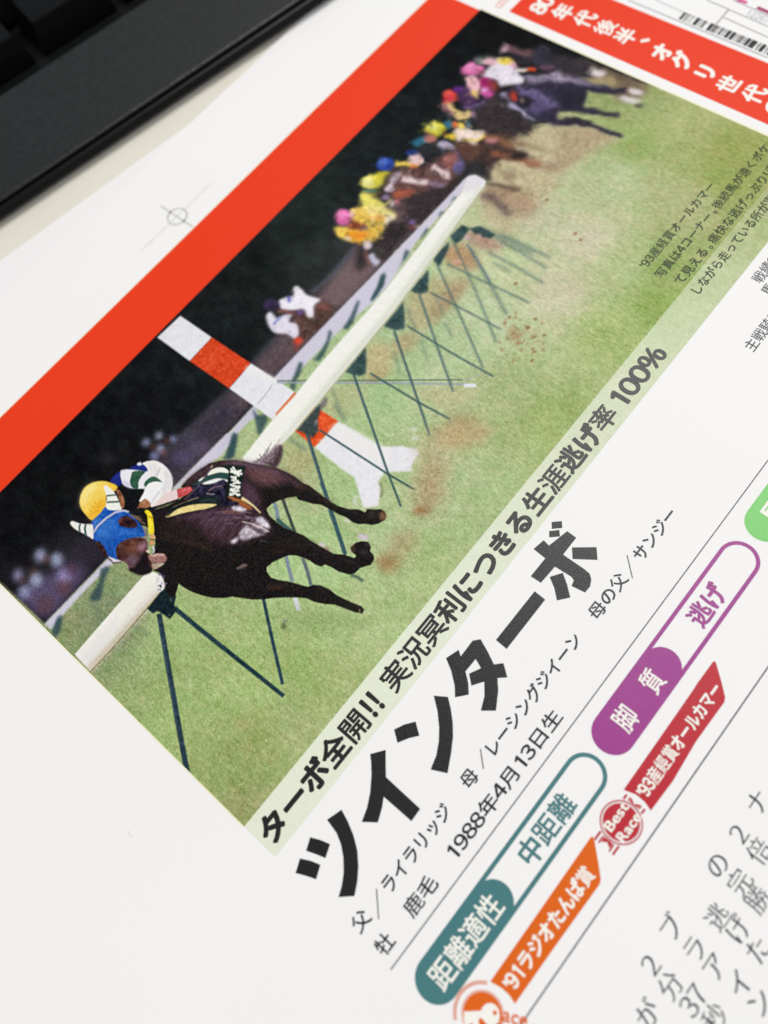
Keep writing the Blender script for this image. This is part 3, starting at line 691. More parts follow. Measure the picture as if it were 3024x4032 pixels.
for i in range(90):
    x = rng.uniform(100, 1150); y = rng.uniform(880, 1220)
    if y > 1010 + (x - 100) * .25: continue
    l = rng.uniform(25, 80); line('B', [(x - l, y + l * .05), (x, y)], 2.2, random.choice([(112,88,104), (52,34,42), (96,70,84)]), .8, rng.uniform(.15, .45))
for x, y, rx, ry, cc in ((1580,400,30,46,(136,100,72)), (1400,735,34,20,(84,72,76)), (1330,1520,24,20,(72,60,52))):
    ell('D', x, y, rx, ry, cc, 1.8, .6)
# shade on the turf under the winner
poly('M', [(150,700),(420,660),(700,700),(760,760),(520,800),(250,790)], (120,142,84), 9, .35)
# tail
poly('B', [(1060,312),(1100,280),(1200,250),(1300,150),(1400,88),(1418,180),(1392,280),(1340,358),(1200,332)], (92,74,84), 1.6, .75)
poly('B', [(1300,200),(1400,100),(1418,180),(1392,280),(1340,358),(1260,330)], (66,48,54), 1.8, .85)
for i in range(34):
    t = rng.uniform(0, 1); x0 = 1080 + 220*rng.uniform(0, 1); y0 = 320 - rng.uniform(0, 30); x1 = 1090 + 320*t; y1 = 250 - 170*t + rng.normal(0, 30)
    line('B', [(x0, y0), ((x0+x1)/2 + 15, (y0+y1)/2 + 14), (x1, y1)], 2.4, random.choice([(54,40,52), (120,96,112), (196,186,186)]), .7, .6)
# saddle cloth, saddle, boot
poly('B', [(350,575),(480,490),(600,440),(700,415),(780,430),(775,500),(740,505),(650,492),(560,512),(470,550)], (40,72,68), .8)
poly('B', [(530,455),(560,405),(640,365),(740,365),(785,410),(770,428),(680,420),(590,442)], (234,236,222), .8)
poly('B', [(475,548),(560,512),(650,490),(740,500),(772,512),(765,530),(700,520),(620,548),(500,562)], (232,234,232), .8)
poly('B', [(430,510),(500,465),(490,495),(440,525)], (226,228,222), .7)
poly('B', [(680,335),(760,328),(990,350),(960,430),(930,560),(925,722),(770,700),(770,560),(800,430),(780,390)], (20,38,34), .7, 1, False, 2)
WT = (240,240,232)
for p_, w in (([(808,372),(860,440),(880,400)], 9), ([(830,352),(875,420),(935,395)], 10), ([(800,410),(850,415),(945,440)], 10), ([(870,420),(910,465)], 11), ([(905,395),(880,450)], 8),
    ([(805,470),(850,480)], 8), ([(868,458),(862,500)], 9), ([(830,470),(900,540)], 8), ([(905,520),(830,560)], 10), ([(815,505),(860,520)], 9), ([(880,545),(925,545)], 8),
    ([(800,560),(850,590)], 9), ([(850,580),(920,600)], 10), ([(915,575),(880,640)], 8), ([(800,610),(870,640)], 9), ([(795,640),(880,600)], 8), ([(860,640),(915,640)], 9),
    ([(790,670),(850,680)], 9), ([(820,640),(900,690)], 10), ([(880,690),(922,680)], 10), ([(790,690),(830,690)], 7)):
    line('B', p_, w * .9, WT, .55, .95)
poly('B', [(770,700),(930,740),(1050,830),(1030,862),(900,800)], (152,88,48), .9, 1, True, 6)
line('B', [(935,722),(1000,760),(1080,820),(1162,900)], 13, (228,210,156), .8, 1, 5)
poly('B', [(340,600),(420,565),(520,575),(620,545),(740,510),(745,680),(760,750),(880,765),(892,800),(720,815),(640,795),(560,720),(430,730),(290,745),(345,680)], (30,28,48), .8, 1, True, 8)
for p_, cc in (([(430,590),(480,600),(440,640)], (86,84,130)), ([(600,570),(700,520),(730,560),(640,600)], (78,74,112)), ([(560,620),(640,590),(700,620),(730,700)], (64,58,96))):
    line('B', p_, 8, cc, 1.2, .8)
line('B', [(540,640),(620,590),(690,580),(720,610)], 4, (160,120,110), .8, .8)
line('B', [(520,670),(620,680)], 4, (196,190,180), .7, .7)
poly('B', [(30,905),(130,825),(300,765),(430,722),(560,700),(680,740),(700,800),(640,802),(480,788),(300,805),(150,865),(60,930)], (22,32,34), .8)
line('B', [(440,770),(540,740),(640,760)], 10, (52,72,72), 1.5, .7); line('B', [(120,830),(280,765),(430,720)], 3, (150,132,100), .7, .7)
poly('B', [(35,940),(180,852),(350,802),(520,790),(645,800),(520,848),(380,872),(200,912),(80,948)], (228,208,138), .7, 1, True, 4)
line('B', [(590,345),(500,480),(400,610),(260,745)], 5, (92,78,92), .7, .95); ell('B', 583, 352, 14, 20, (160,134,104), .8, .9, 30)
# ---- rider
poly('A', [(640,380),(760,400),(980,430),(1000,560),(920,650),(760,680),(740,540),(660,440)], (16,17,20), 1.2)
poly('A', [(960,150),(1000,115),(1100,100),(1180,125),(1240,170),(1290,235),(1318,320),(1312,440),(1240,560),(1200,600),(1090,655),(1040,600),(1000,430),(985,380),(1010,240)], (236,233,231), .7, 1, True, 2)
poly('A', [(1240,200),(1300,260),(1318,330),(1312,440),(1270,430),(1275,320)], (214,208,214), 2.5, .8)
line('A', [(1175,180),(1150,250),(1130,290)], 3, (150,146,156), .8, .7); line('A', [(1170,460),(1090,560),(1060,610)], 4, (176,170,184), .9, .8)
poly('A', [(700,230),(800,203),(1020,225),(1010,320),(1000,425),(950,432),(850,430),(760,400),(710,340)], (230,230,236), .7)
poly('A', [(720,330),(760,395),(850,428),(820,380)], (188,190,212), 2, .8)
for p_ in ([(1090,130),(1130,220),(1120,320)], [(1240,220),(1250,330),(1220,450)], [(1040,140),(1080,230)], [(1190,420),(1240,470),(1220,540)]):
    line('A', p_, 6, (196,190,202), 1.6, .6)
poly('A', [(585,345),(640,270),(700,230),(800,200),(880,155),(960,143),(1012,180),(1022,228),(900,212),(800,205),(715,225),(705,280),(722,372),(680,400),(630,375)], (27,42,126), .8, 1, True, 5)
poly('A', [(900,140),(940,118),(960,150),(920,160)], (224,224,234), .8)
poly('A', [(850,235),(930,220),(1000,230),(960,280),(920,350),(912,432),(850,422),(818,360),(830,290)], (46,86,66), .7, 1, True, 4)
poly('A', [(985,370),(1040,310),(1100,288),(1160,318),(1203,368),(1130,352),(1060,362),(1020,405),(998,412)], (46,90,66), .7, 1, True, 4)
poly('A', [(1000,420),(1060,362),(1180,352),(1202,390),(1150,470),(1100,540),(1050,605),(1000,560),(945,590),(930,570),(980,480)], (238,238,238), .7)
poly('A', [(1200,520),(1375,440),(1382,550),(1230,600),(1090,655)], (230,208,206), .8)
poly('A', [(1372,440),(1530,403),(1562,450),(1500,500),(1385,547)], (196,78,84), .7, 1, False, 6)
line('A', [(1390,470),(1540,430)], 5, (222,130,132), .8, .6)
poly('A', [(940,592),(1000,553),(1050,590),(1062,632),(1000,662),(925,642)], (166,112,78), .8, 1, True, 10)
line('A', [(900,660),(960,640),(1000,655)], 6, (150,96,70), .9, .8)
line('A', [(1060,665),(1200,630),(1395,560)], 8, (34,26,34), .7); line('A', [(1260,755),(1400,640),(1640,535)], 6, (24,24,28), .8, .8); line('A', [(1500,580),(1630,535)], 3, (170,150,120), .7, .8)
poly('A', [(365,806),(300,745),(250,680),(225,600),(235,520),(270,440),(330,385),(420,350),(510,343),(580,360),(640,385),(668,410),(652,450),(600,480),(540,520),(540,600),(530,650),(470,720),(400,785)], (244,208,92), .8)
poly('A', [(365,800),(330,740),(380,640),(460,560),(530,560),(530,650),(470,720),(400,780)], (232,172,40), 3.5, .85)
poly('A', [(250,660),(232,580),(250,490),(310,410),(400,365),(440,420),(340,500),(300,600)], (250,234,160), 4, .8)
poly('A', [(560,365),(640,388),(665,412),(648,450),(600,420)], (240,196,50), 1.6, .8)
poly('A', [(508,412),(545,398),(620,460),(660,520),(700,600),(722,682),(640,692),(540,682),(532,640),(545,540)], (236,238,228), .7)
line('A', [(542,516),(650,506)], 6, (62,88,84), .6); line('A', [(548,592),(690,586)], 7, (56,82,76), .6)
poly('A', [(652,440),(690,450),(740,530),(757,620),(720,662),(690,560)], (150,96,64), .8, 1, True, 16)
ell('A', 700, 500, 14, 30, (84,48,36), .9, .8, -25)
HOOD = [(362,832),(400,790),(470,720),(525,650),(560,680),(640,690),(720,685),(770,690),(830,740),(900,800),(960,880),(992,930),(992,995),(880,1008),(780,1032),(700,1072),(665,1120),(660,1190),(682,1278),(620,1255),(560,1232),(520,1140),(480,1090),(430,1052),(390,1032),(383,960),(388,880)]
poly('A', HOOD, (28,88,178), .7, 1, True, 5)
poly('A', [(420,900),(540,830),(620,870),(600,980),(500,1020),(420,980)], (62,122,200), 4.5, .8); poly('A', [(640,930),(800,930),(900,900),(960,960),(820,980),(700,1000)], (48,110,196), 4, .6)
poly('A', [(420,1020),(560,1060),(640,1180),(660,1250),(560,1200),(500,1100)], (20,66,148), 3.5, .7); poly('A', [(760,720),(860,780),(930,860),(980,950),(930,930),(840,820)], (18,56,130), 2.5, .7)
poly('A', [(400,800),(450,770),(440,830),(390,880)], (86,140,206), 2, .7)
for p_, cc, w in (([(470,830),(560,800),(650,820)], (104,152,214), 6), ([(560,900),(600,960),(580,1040)], (22,74,158), 5), ([(700,960),(800,950),(900,960)], (96,148,212), 5), ([(640,1000),(720,1010),(800,990)], (20,70,150), 4),
    ([(440,1010),(520,1060),(560,1130)], (84,138,206), 4), ([(700,740),(760,740)], (84,134,202), 5), ([(600,1100),(640,1160),(650,1230)], (70,126,200), 5), ([(820,930),(900,880),(950,900)], (20,62,140), 4)):
    line('A', p_, w, cc, 1.5, .6)
poly('A', [(113,838),(140,815),(220,840),(300,850),(370,853),(386,900),(385,1022),(340,1002),(270,962),(190,922),(140,882)], (232,232,226), .7)
line('A', [(232,845),(220,890),(228,945)], 7, (68,94,90), .6); line('A', [(298,850),(285,900),(300,990)], 8, (64,90,92), .6)
line('A', [(388,950),(440,870),(540,780),(650,710),(740,690),(805,706)], 8, (196,194,214), .6); line('A', [(395,960),(450,880),(550,790),(660,722)], 2.5, (90,90,120), .6, .7)
poly('A', [(680,820),(720,770),(780,752),(850,790),(907,850),(880,892),(800,892),(710,872)], (66,36,36), .9, 1, True, 8); ell('A', 800, 832, 44, 30, (22,16,22), 1.4, .9)
ell('A', 705, 800, 16, 26, (120,66,64), 1.2, .7, 20)
poly('A', [(682,1272),(655,1190),(668,1110),(720,1060),(800,1025),(900,1008),(1000,1022),(1030,1100),(1025,1180),(1050,1220),(1085,1350),(1055,1420),(950,1450),(860,1420),(808,1390),(790,1330),(735,1290)], (80,48,46), .8, 1, True, 9)
poly('A', [(760,1100),(860,1060),(920,1110),(880,1180),(780,1180)], (124,76,54), 4, .7); poly('A', [(780,1230),(880,1220),(930,1260),(880,1340),(820,1350)], (116,92,110), 3.5, .8)
poly('A', [(900,1120),(990,1060),(1010,1120),(960,1170)], (170,130,150), 2.4, .8)
poly('A', [(808,1392),(880,1350),(930,1270),(950,1210),(1010,1190),(1040,1230),(1040,1310),(1080,1390),(1050,1425),(950,1452),(860,1422)], (22,18,22), 1.6, .95)
poly('A', [(415,1095),(440,1055),(490,1090),(530,1160),(565,1235),(605,1290),(500,1210)], (58,36,36), .9, 1, True, 8)
poly('A', [(560,1235),(640,1262),(722,1292),(650,1302),(600,1285)], (216,206,216), .8); line('A', [(580,1260),(620,1310),(720,1300)], 5, (60,40,44), .8, .8)
poly('A', [(1035,1225),(1100,1206),(1200,1198),(1247,1230),(1240,1290),(1150,1312),(1070,1290)], (160,116,108), .8, 1, True, 6); line('A', [(1060,1225),(1150,1208),(1225,1215)], 7, (214,184,172), 1, .85)
line('A', [(1080,1262),(1160,1250),(1215,1262)], 4, (120,82,80), 1, .6)
poly('A', [(1080,1322),(1150,1310),(1225,1310),(1190,1345),(1110,1382)], (198,182,160), .9, .95); ell('A', 1105, 1350, 26, 30, (170,140,124), 1.2, .8)
poly('A', [(990,702),(1030,684),(1080,740),(1096,830),(1102,952),(1045,965),(1030,850),(1020,750)], (238,214,44), .7, 1, True, 4); line('A', [(1035,760),(1085,775)], 4, (130,108,20), .6, .8); line('A', [(1050,780),(1058,940)], 5, (250,238,110), .8, .6)
ell('A', 1085, 1000, 38, 28, (216,170,116), .8, .95, 30); ell('A', 1075, 1068, 28, 34, (206,150,100), .8, .95); line('A', [(1060,1030),(1110,1035)], 4, (60,40,30), .6, .8)
line('A', [(1080,1110),(1105,1150),(1095,1195)], 7, (206,204,222), .7, .9); ell('A', 1030, 1172, 24, 14, (226,216,206), .8, .9, 15)
line('A', [(975,880),(1000,950),(1010,1060)], 6, (150,120,136), .9, .8); ell('A', 1010, 960, 14, 70, (110,80,84), 1.4, .6)
for p_ in ([(820,730),(880,780),(960,800)], [(850,750),(940,770)], [(880,760),(960,830),(1000,850)]):
    line('A', p_, 6, (150,118,96), .9, .7)
poly('A', [(1100,690),(1260,640),(1250,760),(1120,820),(1105,760)], (30,24,26), 2, .8)
# ragged end of the near rail against the horse's chest
for i in range(26):
    x = rng.uniform(540, 640); y = rng.uniform(530, 740)
    ell('C', x + 8, y, rng.uniform(5, 20), rng.uniform(4, 12), random.choice([(86,72,120),(40,32,50),(196,190,214),(120,108,150)]), .8, .8, rng.uniform(0,180))
line('C', [(535,560),(530,640),(550,700)], 3, (200,186,190), .8, .7)
hm = inside_of(cv('', HORSE))
broken(2600, 150, 520, 150, 680, 0, 120, .6, 1.55, 5, .34, 13, 2.2, 1.25, .45, hm, .6, 2)          # coat
broken(420, 140, 340, 110, 380, 40, 250, .82, 1.10, 6, .30, 8, 3, .9, .9, None, .7, 1.5)             # silks, hood
broken(2500, 0, CW - 1, 280, y_strip, 110, 215, .86, 1.10, 4, .22, 16, 2.0, 1.57, .35, None, .7, 3)   # turf
broken(500, 520, 1000, 520, 720, 110, 215, .70, .95, 6, .35, 5, 3, .3, 1.0, None, .7, 3)            # clods
# grain of the film and of the printer
lum = img.mean(-1)
amp = np.clip(2.0 + 4.6 * np.exp(-((lum - 140) / 80) ** 2), 0, 8) * np.clip((250 - lum) / 60, .25, 1)
rx_ = np.linspace(1.2, .55, CW)[None, :]
img += (NF * amp * rx_)[..., None]
img += np.stack([field(.7) * amp * .35 for k in range(3)], -1)
dk = np.clip((70 - lum) / 50, 0, 1)
img += (np.stack([field(.6), field(.6), field(.6)], -1) * np.array([4.0, 2.6, 3.0], np.float32)) * dk[..., None] * .8
# the print shop's sharpening
for k in range(3):
    c_ = np.pad(img[..., k], 24, mode='edge')
    img[..., k] += .40 * (img[..., k] - blur(c_, 1.9)[24:-24, 24:-24])
# pale strip under the headline: the photograph shows through faintly
y_s = int(round((YS - YT) / (YB - YT) * CH))
ax = np.interp(np.linspace(0, 1, CW), [0, .25, .5, .72, .86, 1], [.86, .82, .72, .55, .30, .16]).astype(np.float32)[None, :, None]
img[y_s:] = img[y_s:] * (1 - ax) + np.array([240, 243, 230], np.float32) * ax
img = np.clip(img, 3, 250) / 255.0
lin_img = np.where(img <= 0.04045, img / 12.92, ((img + 0.055) / 1.055) ** 2.4).astype(np.float32)

def photo_mesh(z, parent):
    nx, ny = CW, CH
    xs = np.linspace(XL, XR, nx); ys = -np.linspace(YT, YB, ny)
    co = np.empty((ny, nx, 3), np.float32)
    co[..., 0] = xs[None, :]; co[..., 1] = ys[:, None]; co[..., 2] = z
    me = bpy.data.meshes.new('photograph')
    i = np.arange(ny * nx).reshape(ny, nx)
    quads = np.stack([i[1:, :-1], i[1:, 1:], i[:-1, 1:], i[:-1, :-1]], -1).reshape(-1, 4)
    n = len(quads)
    me.vertices.add(ny * nx); me.vertices.foreach_set('co', co.ravel())
    me.loops.add(n * 4); me.loops.foreach_set('vertex_index', quads.ravel().astype(np.int32))
    me.polygons.add(n); me.polygons.foreach_set('loop_start', np.arange(0, n * 4, 4, dtype=np.int32))
    me.update(calc_edges=True)
    a = me.color_attributes.new('print_colour', 'FLOAT_COLOR', 'POINT')
    c4 = np.ones((ny, nx, 4), np.float32); c4[..., :3] = lin_img * .90
    a.data.foreach_set('color', c4.ravel())
    me.materials.append(M_PRINT)
    o = bpy.data.objects.new('photograph', me)
    col.objects.link(o); o.parent = parent
    return o
# ------------------------------------------------------------------ desk and sheets
desk = obj('desk', [(-1.2, -.9, -.0005), (1.4, -.9, -.0005), (1.4, .9, -.0005), (-1.2, .9, -.0005)], [[0, 1, 2, 3]], M_DESK)
tag(desk, kind='structure')
def slab(name, corners, z0, z1, mat, parent=None):
    c = ccw(corners); n = len(c)
    vs = [(x, y, z0) for x, y in c] + [(x, y, z1) for x, y in c]
    fs = [list(range(n))[::-1], list(range(n, 2 * n))] + [[i, (i+1) % n, n + (i+1) % n, n + i] for i in range(n)]
    return obj(name, vs, fs, mat, parent)
def mean_y(c, pts): return sum(p[1] for p in pg(c, pts)) / len(pts)
def min_x(c, pts): return min(p[0] for p in pg(c, pts))
def max_x(c, pts): return max(p[0] for p in pg(c, pts))
SX0, SX1 = -.98 * H, 1.82 * H
SY0 = mean_y('', [(223, 1000), (729, 500), (1062, 174), (1264, 0)])
SY1 = SY0 + 1.98 * H
sheet = empty('printed_sheet', (0, 0, -.0004))
sheet.location = (0, 0, 0)
tag(sheet, 'white printed proof page with red band, racing photograph and Japanese type', 'printed page')
slab('paper', [(SX0, -SY0), (SX1, -SY0), (SX1, -SY1), (SX0, -SY1)], -.00018, 0, M_PAPER, sheet)
# the sheet below, turned a little: its edge shows between the page and the desk
e0 = wpt(0, 1027, -.0003); e1 = wpt(700, 521, -.0003)
ud = (e1 - e0).normalized(); un = Vector((ud.y, -ud.x, 0))
uc = e0 - ud * .10
us = slab('under_sheet', [(p.x, p.y) for p in (uc, uc + ud * .297, uc + ud * .297 + un * .21, uc + un * .21)], -.00045, -.0003, M_UNDER)
tag(us, 'plain white sheet lying under the printed page, edge turned towards the keyboard', 'paper')
Z1, Z2, Z3 = .00002, .00004, .00006

# ------------------------------------------------------------------ glyphs
BODY = 'ナ２倍の完勝逃げたブラアイン分３７秒が'
HEAD = 'ターボ全開！実況冥利につきる生涯逃げ率１０％'
ALL = set(HEAD + '父ライラリッジ母レーシングジイーンの父サンジー牡鹿毛９８年４月３日生距離適性中脚質逃げ馬場’ラジオたんぱ賞産經オールカマー経'
          'BestRace８０年代後半、オグリ世代のナ２倍の完勝逃げたブラアイン分７秒が写真はコーナー。後続馬が遠くボケて見える痛快な逃げっぷり手しながら走っている所が実'
          '戦績主騎１２６７ace')
GL = {}; GLT = {}
tmp = []
for ch in sorted(ALL):
    cu = bpy.data.curves.new('glyph', 'FONT'); cu.body = ch; cu.resolution_u = 4
    o = bpy.data.objects.new('glyph', cu); col.objects.link(o); tmp.append((ch, o))
dg = bpy.context.evaluated_depsgraph_get()
for ch in sorted(set(BODY)):                     # the lighter cut for the body type
    cu = bpy.data.curves.new('glyph', 'FONT'); cu.body = ch; cu.resolution_u = 4; cu.offset = -.011
    o = bpy.data.objects.new('glyph', cu); col.objects.link(o); tmp.append((ch + '*', o))
dg = bpy.context.evaluated_depsgraph_get()
for ch, o in tmp:
    ev = o.evaluated_get(dg); me = ev.to_mesh()
    v = np.empty(len(me.vertices) * 3, np.float32); me.vertices.foreach_get('co', v)
    (GLT if ch[-1] == '*' else GL)[ch[0]] = (v.reshape(-1, 3)[:, :2].astype(float), [list(p.vertices) for p in me.polygons])
    ev.to_mesh_clear()
for ch, o in tmp:
    cu = o.data; bpy.data.objects.remove(o); bpy.data.curves.remove(cu)
NARROW = {**{d: .58 for d in '０１２３４６７８９'}, '％': .9, '！': .42, '’': .3, '。': .7, '、': .7, ' ': .5, '　': 1.0}
LAT = set('BestRace’')
GL['１'] = (np.array([(.455, 0), (.55, 0), (.55, .735), (.475, .735), (.31, .63), (.345, .56), (.455, .63)]), [[0, 1, 2, 3, 4, 5, 6]])
WEIGHT = []
DENSE = set('開冥率涯実況離適賞産經経質脚戦績騎鹿性距後続痛遠')
def layout(s, track=0.0):
    """glyph outlines of a line of type set on a unit em, pen at 0"""
    vs, fs, x, n = [], [], 0.0, 0
    WEIGHT.clear()
    for ch in s:
        if ch in ' 　':
            x += NARROW[ch]; continue
        v, f = GL[ch]
        if ch in LAT:
            w = v[:, 0].max() - v[:, 0].min() + .08; dx = -v[:, 0].min() + .04
        elif ch in NARROW:
            w = NARROW[ch]; dx = w / 2 - (v[:, 0].max() + v[:, 0].min()) / 2
        else:
            w = 1.0; dx = 0.0
        WEIGHT.extend([.5 if ch in DENSE else (.8 if ord(ch) > 0x4e00 and ord(ch) < 0xa000 else 1.12)] * len(v))
        vs.append(v + np.array([x + dx, 0])); fs += [[i + n for i in p] for p in f]; n += len(v)
        x += w + track
    return np.concatenate(vs), fs
def embolden(v, f, r, ry=None):
    """heavier strokes: the outline repeated on a small circle, each copy a hair above the last"""
    ry = r if ry is None else ry
    if r <= 0 and ry <= 0: return np.c_[v, np.zeros(len(v))], f
    k = 12; V, Fc = [np.c_[v, np.zeros(len(v))]], list(f); wt = np.array(WEIGHT)[:, None]
    for i in range(k):
        ax_, ay_ = math.cos(2 * math.pi * i / k), math.sin(2 * math.pi * i / k)
        V.append(np.c_[v + wt * np.array([r * ax_, ry * ay_]) * .93, np.full(len(v), i + 1.0)])
        Fc += [[j + len(v) * (i + 1) for j in p] for p in f]
    return np.concatenate(V), Fc
def emit(name, v, f, place, z, mat, parent):
    w = [(*place(a, b), z + c * 6e-7) for a, b, c in v]
    return obj(name, [(x, -y, zz) for x, y, zz in w], f, mat, parent)
def text(name, s, L, R, top, bot, z, mat, parent, bold=0.0, track=0.0, boldy=None):
    v, f = layout(s, track)
    x0 = min(min_x(c, p) for c, p in L); x1 = max(max_x(c, p) for c, p in R)
    by = bold if boldy is None else boldy
    em = (bot - top) / (.93 + 2 * by)
    base = bot - (.08 + by) * em
    lo, hi = v[:, 0].min() - bold, v[:, 0].max() + bold
    k = (x1 - x0) / (hi - lo)
    v, f = embolden(v, f, bold, by)
    return emit(name, v, f, lambda a, b: (x0 + (a - lo) * k, base - b * em), z, mat, parent)
def glyph_at(ch, px, py, em, ang=0.0, sx=1.0, track=0.0):
    """type placed by the middle of its em box"""
    v, f = layout(ch, track)
    cx = (v[:, 0].min() + v[:, 0].max()) / 2 if len(ch) > 1 or ch in NARROW or ch in LAT else .5
    cyy = (v[:, 1].min() + v[:, 1].max()) / 2 if ch in '、。' else .385
    c = page(px, py); ca, sa = math.cos(ang), math.sin(ang)
    def place(a, b):
        u, w = (a - cx) * em * sx, -(b - cyy) * em
        return c[0] + u * ca - w * sa, c[1] + u * sa + w * ca
    return v, f, place

# ------------------------------------------------------------------ large printed areas
y_band = mean_y('', [(0, 1648), (657, 1000), (1681, 0)])
flat('red_band', [rect(SX0 * .96, y_band, 1.0640 * H, YT + .00002)], Z1, M_RED, sheet, 'broad vermilion band above the racing photograph')
flat('yellow_fringe', [rect(SX0 * .96, y_band - .00028, 1.064 * H, y_band - .00002)], Z1, M_YELLOW, sheet)
flat('yellow_fringe', [rect(XL - .00034, YT + .0005, XL - .00002, YS)], Z1, M_YELLOW, sheet)
ph = photo_mesh(Z1 + 5e-6, sheet)
ph['label'] = 'printed colour photograph of a dark racehorse leading along white rails'
flat('yellow_fringe', [rect(XR + .00002, YT, XR + .0005, YB)], Z1, M_YELLOW, sheet)
xb0 = (min_x('', [(2012, 46)]) + min_x('', [(3024, 494)])) / 2
xb1 = (min_x('', [(2432, 0)]) + min_x('', [(3024, 256)])) / 2
yb0 = page(2008, 42)[1]
banner = flat('red_banner', [rect(xb0, yb0, xb1, .10 * H)], Z1, M_RED, sheet, 'vermilion side banner with vertical white lettering')
em_b = abs(page(2302, 74)[1] - page(2383, 108)[1]) * .88
for s, px, py, k in (('８０', 2133, 19, 1.0), ('年', 2216, 46, 1), ('代', 2302, 74, 1), ('後', 2383, 108, 1), ('半', 2463, 142, 1), ('、', 2540, 160, 1),
                     ('オ', 2605, 204, 1), ('グ', 2685, 238, 1), ('リ', 2778, 284, 1), ('世', 2870, 333, 1), ('代', 2969, 370, 1), ('の', 3052, 420, 1)):
    v, f, pl = glyph_at(s, px, py, em_b)
    v, f = embolden(v, f, .05)
    emit('banner_letter', v, f, pl, Z2, M_KNOCK, banner)
# tiny red index letters in the white gap above the banner
gx = pg('T', [(300, 75), (345, 95), (420, 10)])
tiny = [seg(p, (p[0] + .0012, p[1]), .00022) for i in range(5) for p in [(gx[0][0] + .0013 * (i % 5), gx[0][1] + .0001 * (i % 2))]]
tiny += [seg((gx[0][0] + .0013 * i, gx[0][1] - .0007), (gx[0][0] + .0013 * i, gx[0][1] + .0009), .0002) for i in range(6)]
tiny += [seg((gx[0][0], gx[0][1] + .0009), (gx[0][0] + .0064, gx[0][1] + .0009), .0002), seg((gx[0][0], gx[0][1] - .0007), (gx[0][0] + .0064, gx[0][1] - .0007), .0002)]
flat('index_mark', tiny[5:], Z1, M_RED, sheet)

# ------------------------------------------------------------------ headline on the strip
ht = mean_y('a', [(640, 100)]) + .0002; hb = mean_y('a', [(800, 250)])
ht = YS + .0014; hb = YB - .0011
HB = .045
text('headline_text', 'ターボ全開', [('a', [(62, 985), (135, 1040)])], [('M', [(770, 1408), (648, 1292)])], ht, hb, Z2, M_BLACK, sheet, HB)
text('headline_text', '！！', [('M', [(672, 1268), (790, 1350)])], [('M', [(735, 1182), (848, 1280)])], ht, hb, Z2, M_BLACK, sheet, HB)
text('headline_text', '実況冥利につきる', [('M', [(793, 1110), (930, 1208)])], [('V', [(148, 70), (70, 10)])], ht, hb, Z2, M_BLACK, sheet, HB)
text('headline_text', '生涯逃げ率', [('V', [(172, 48)]), ('Q', [(70, 1560)])], [('Q', [(620, 960), (690, 1010)])], ht, hb, Z2, M_BLACK, sheet, HB)
text('headline_text', '１００％', [('Q', [(750, 978), (625, 905)])], [('Q', [(1008, 625), (885, 590)])], ht, hb, Z2, M_BLACK, sheet, .04)

# ------------------------------------------------------------------ the big name, traced stroke by stroke
TITLE = [('ツ', [('a', [(327, 1275), (362, 1160), (445, 1178), (524, 1210), (490, 1325), (410, 1298)]), ('a', [(410, 1100), (443, 993), (525, 1015), (600, 1048), (563, 1158), (490, 1128)]),
               ('a', [(575, 855), (690, 776), (740, 870), (785, 980), (815, 1100), (823, 1220), (815, 1340), (792, 1457), (665, 1465), (690, 1380), (706, 1270), (703, 1150), (685, 1050), (650, 960)])]),
         ('イ', [('a', [(915, 338), (1038, 305), (1038, 420), (1040, 520), (1310, 770), (1240, 867), (1022, 675), (1010, 760), (976, 877), (848, 873), (890, 760), (915, 640), (925, 500), (922, 400)])]),
         ('ン', [('a', [(1103, 145), (1185, 105), (1273, 82), (1303, 194), (1215, 215), (1130, 250)]),
               ('b', [(215, 1078), (328, 1088), (350, 1180), (366, 1290), (368, 1400), (355, 1520), (325, 1690), (190, 1660), (235, 1550), (255, 1440), (258, 1330), (245, 1200)])]),
         ('タ', [('b', [(312, 783), (412, 717), (428, 768), (522, 645), (585, 634), (640, 730), (690, 832), (765, 822), (795, 935), (718, 940), (724, 1040), (706, 1197), (586, 1197), (615, 1080), (613, 968), (512, 1000), (494, 905), (588, 862), (546, 790), (466, 888), (488, 980), (492, 1070), (383, 1092), (380, 1000), (352, 880)])]),
         ('ー', [('b', [(705, 640), (1010, 256), (1094, 322), (790, 711)])]),
         ('ボ', [('V', [(278, 90), (344, 84), (347, 128), (280, 134)]), ('V', [(262, 148), (328, 140), (332, 182), (264, 188)]),
               ('V', [(163, 262), (228, 206), (262, 240), (378, 148), (436, 190), (352, 298), (490, 392), (522, 420), (532, 455), (525, 500), (492, 540), (405, 498), (420, 462), (405, 440), (300, 375), (210, 478), (145, 436), (238, 322)]),
               ('V', [(408, 252), (565, 250), (572, 332), (412, 326)]), ('V', [(266, 440), (350, 414), (378, 490), (398, 572), (312, 590), (295, 510)])])]
for ch, polys in TITLE:
    flat('title_letter', [pg(c, p) for c, p in polys], Z1, M_BLACK, sheet)

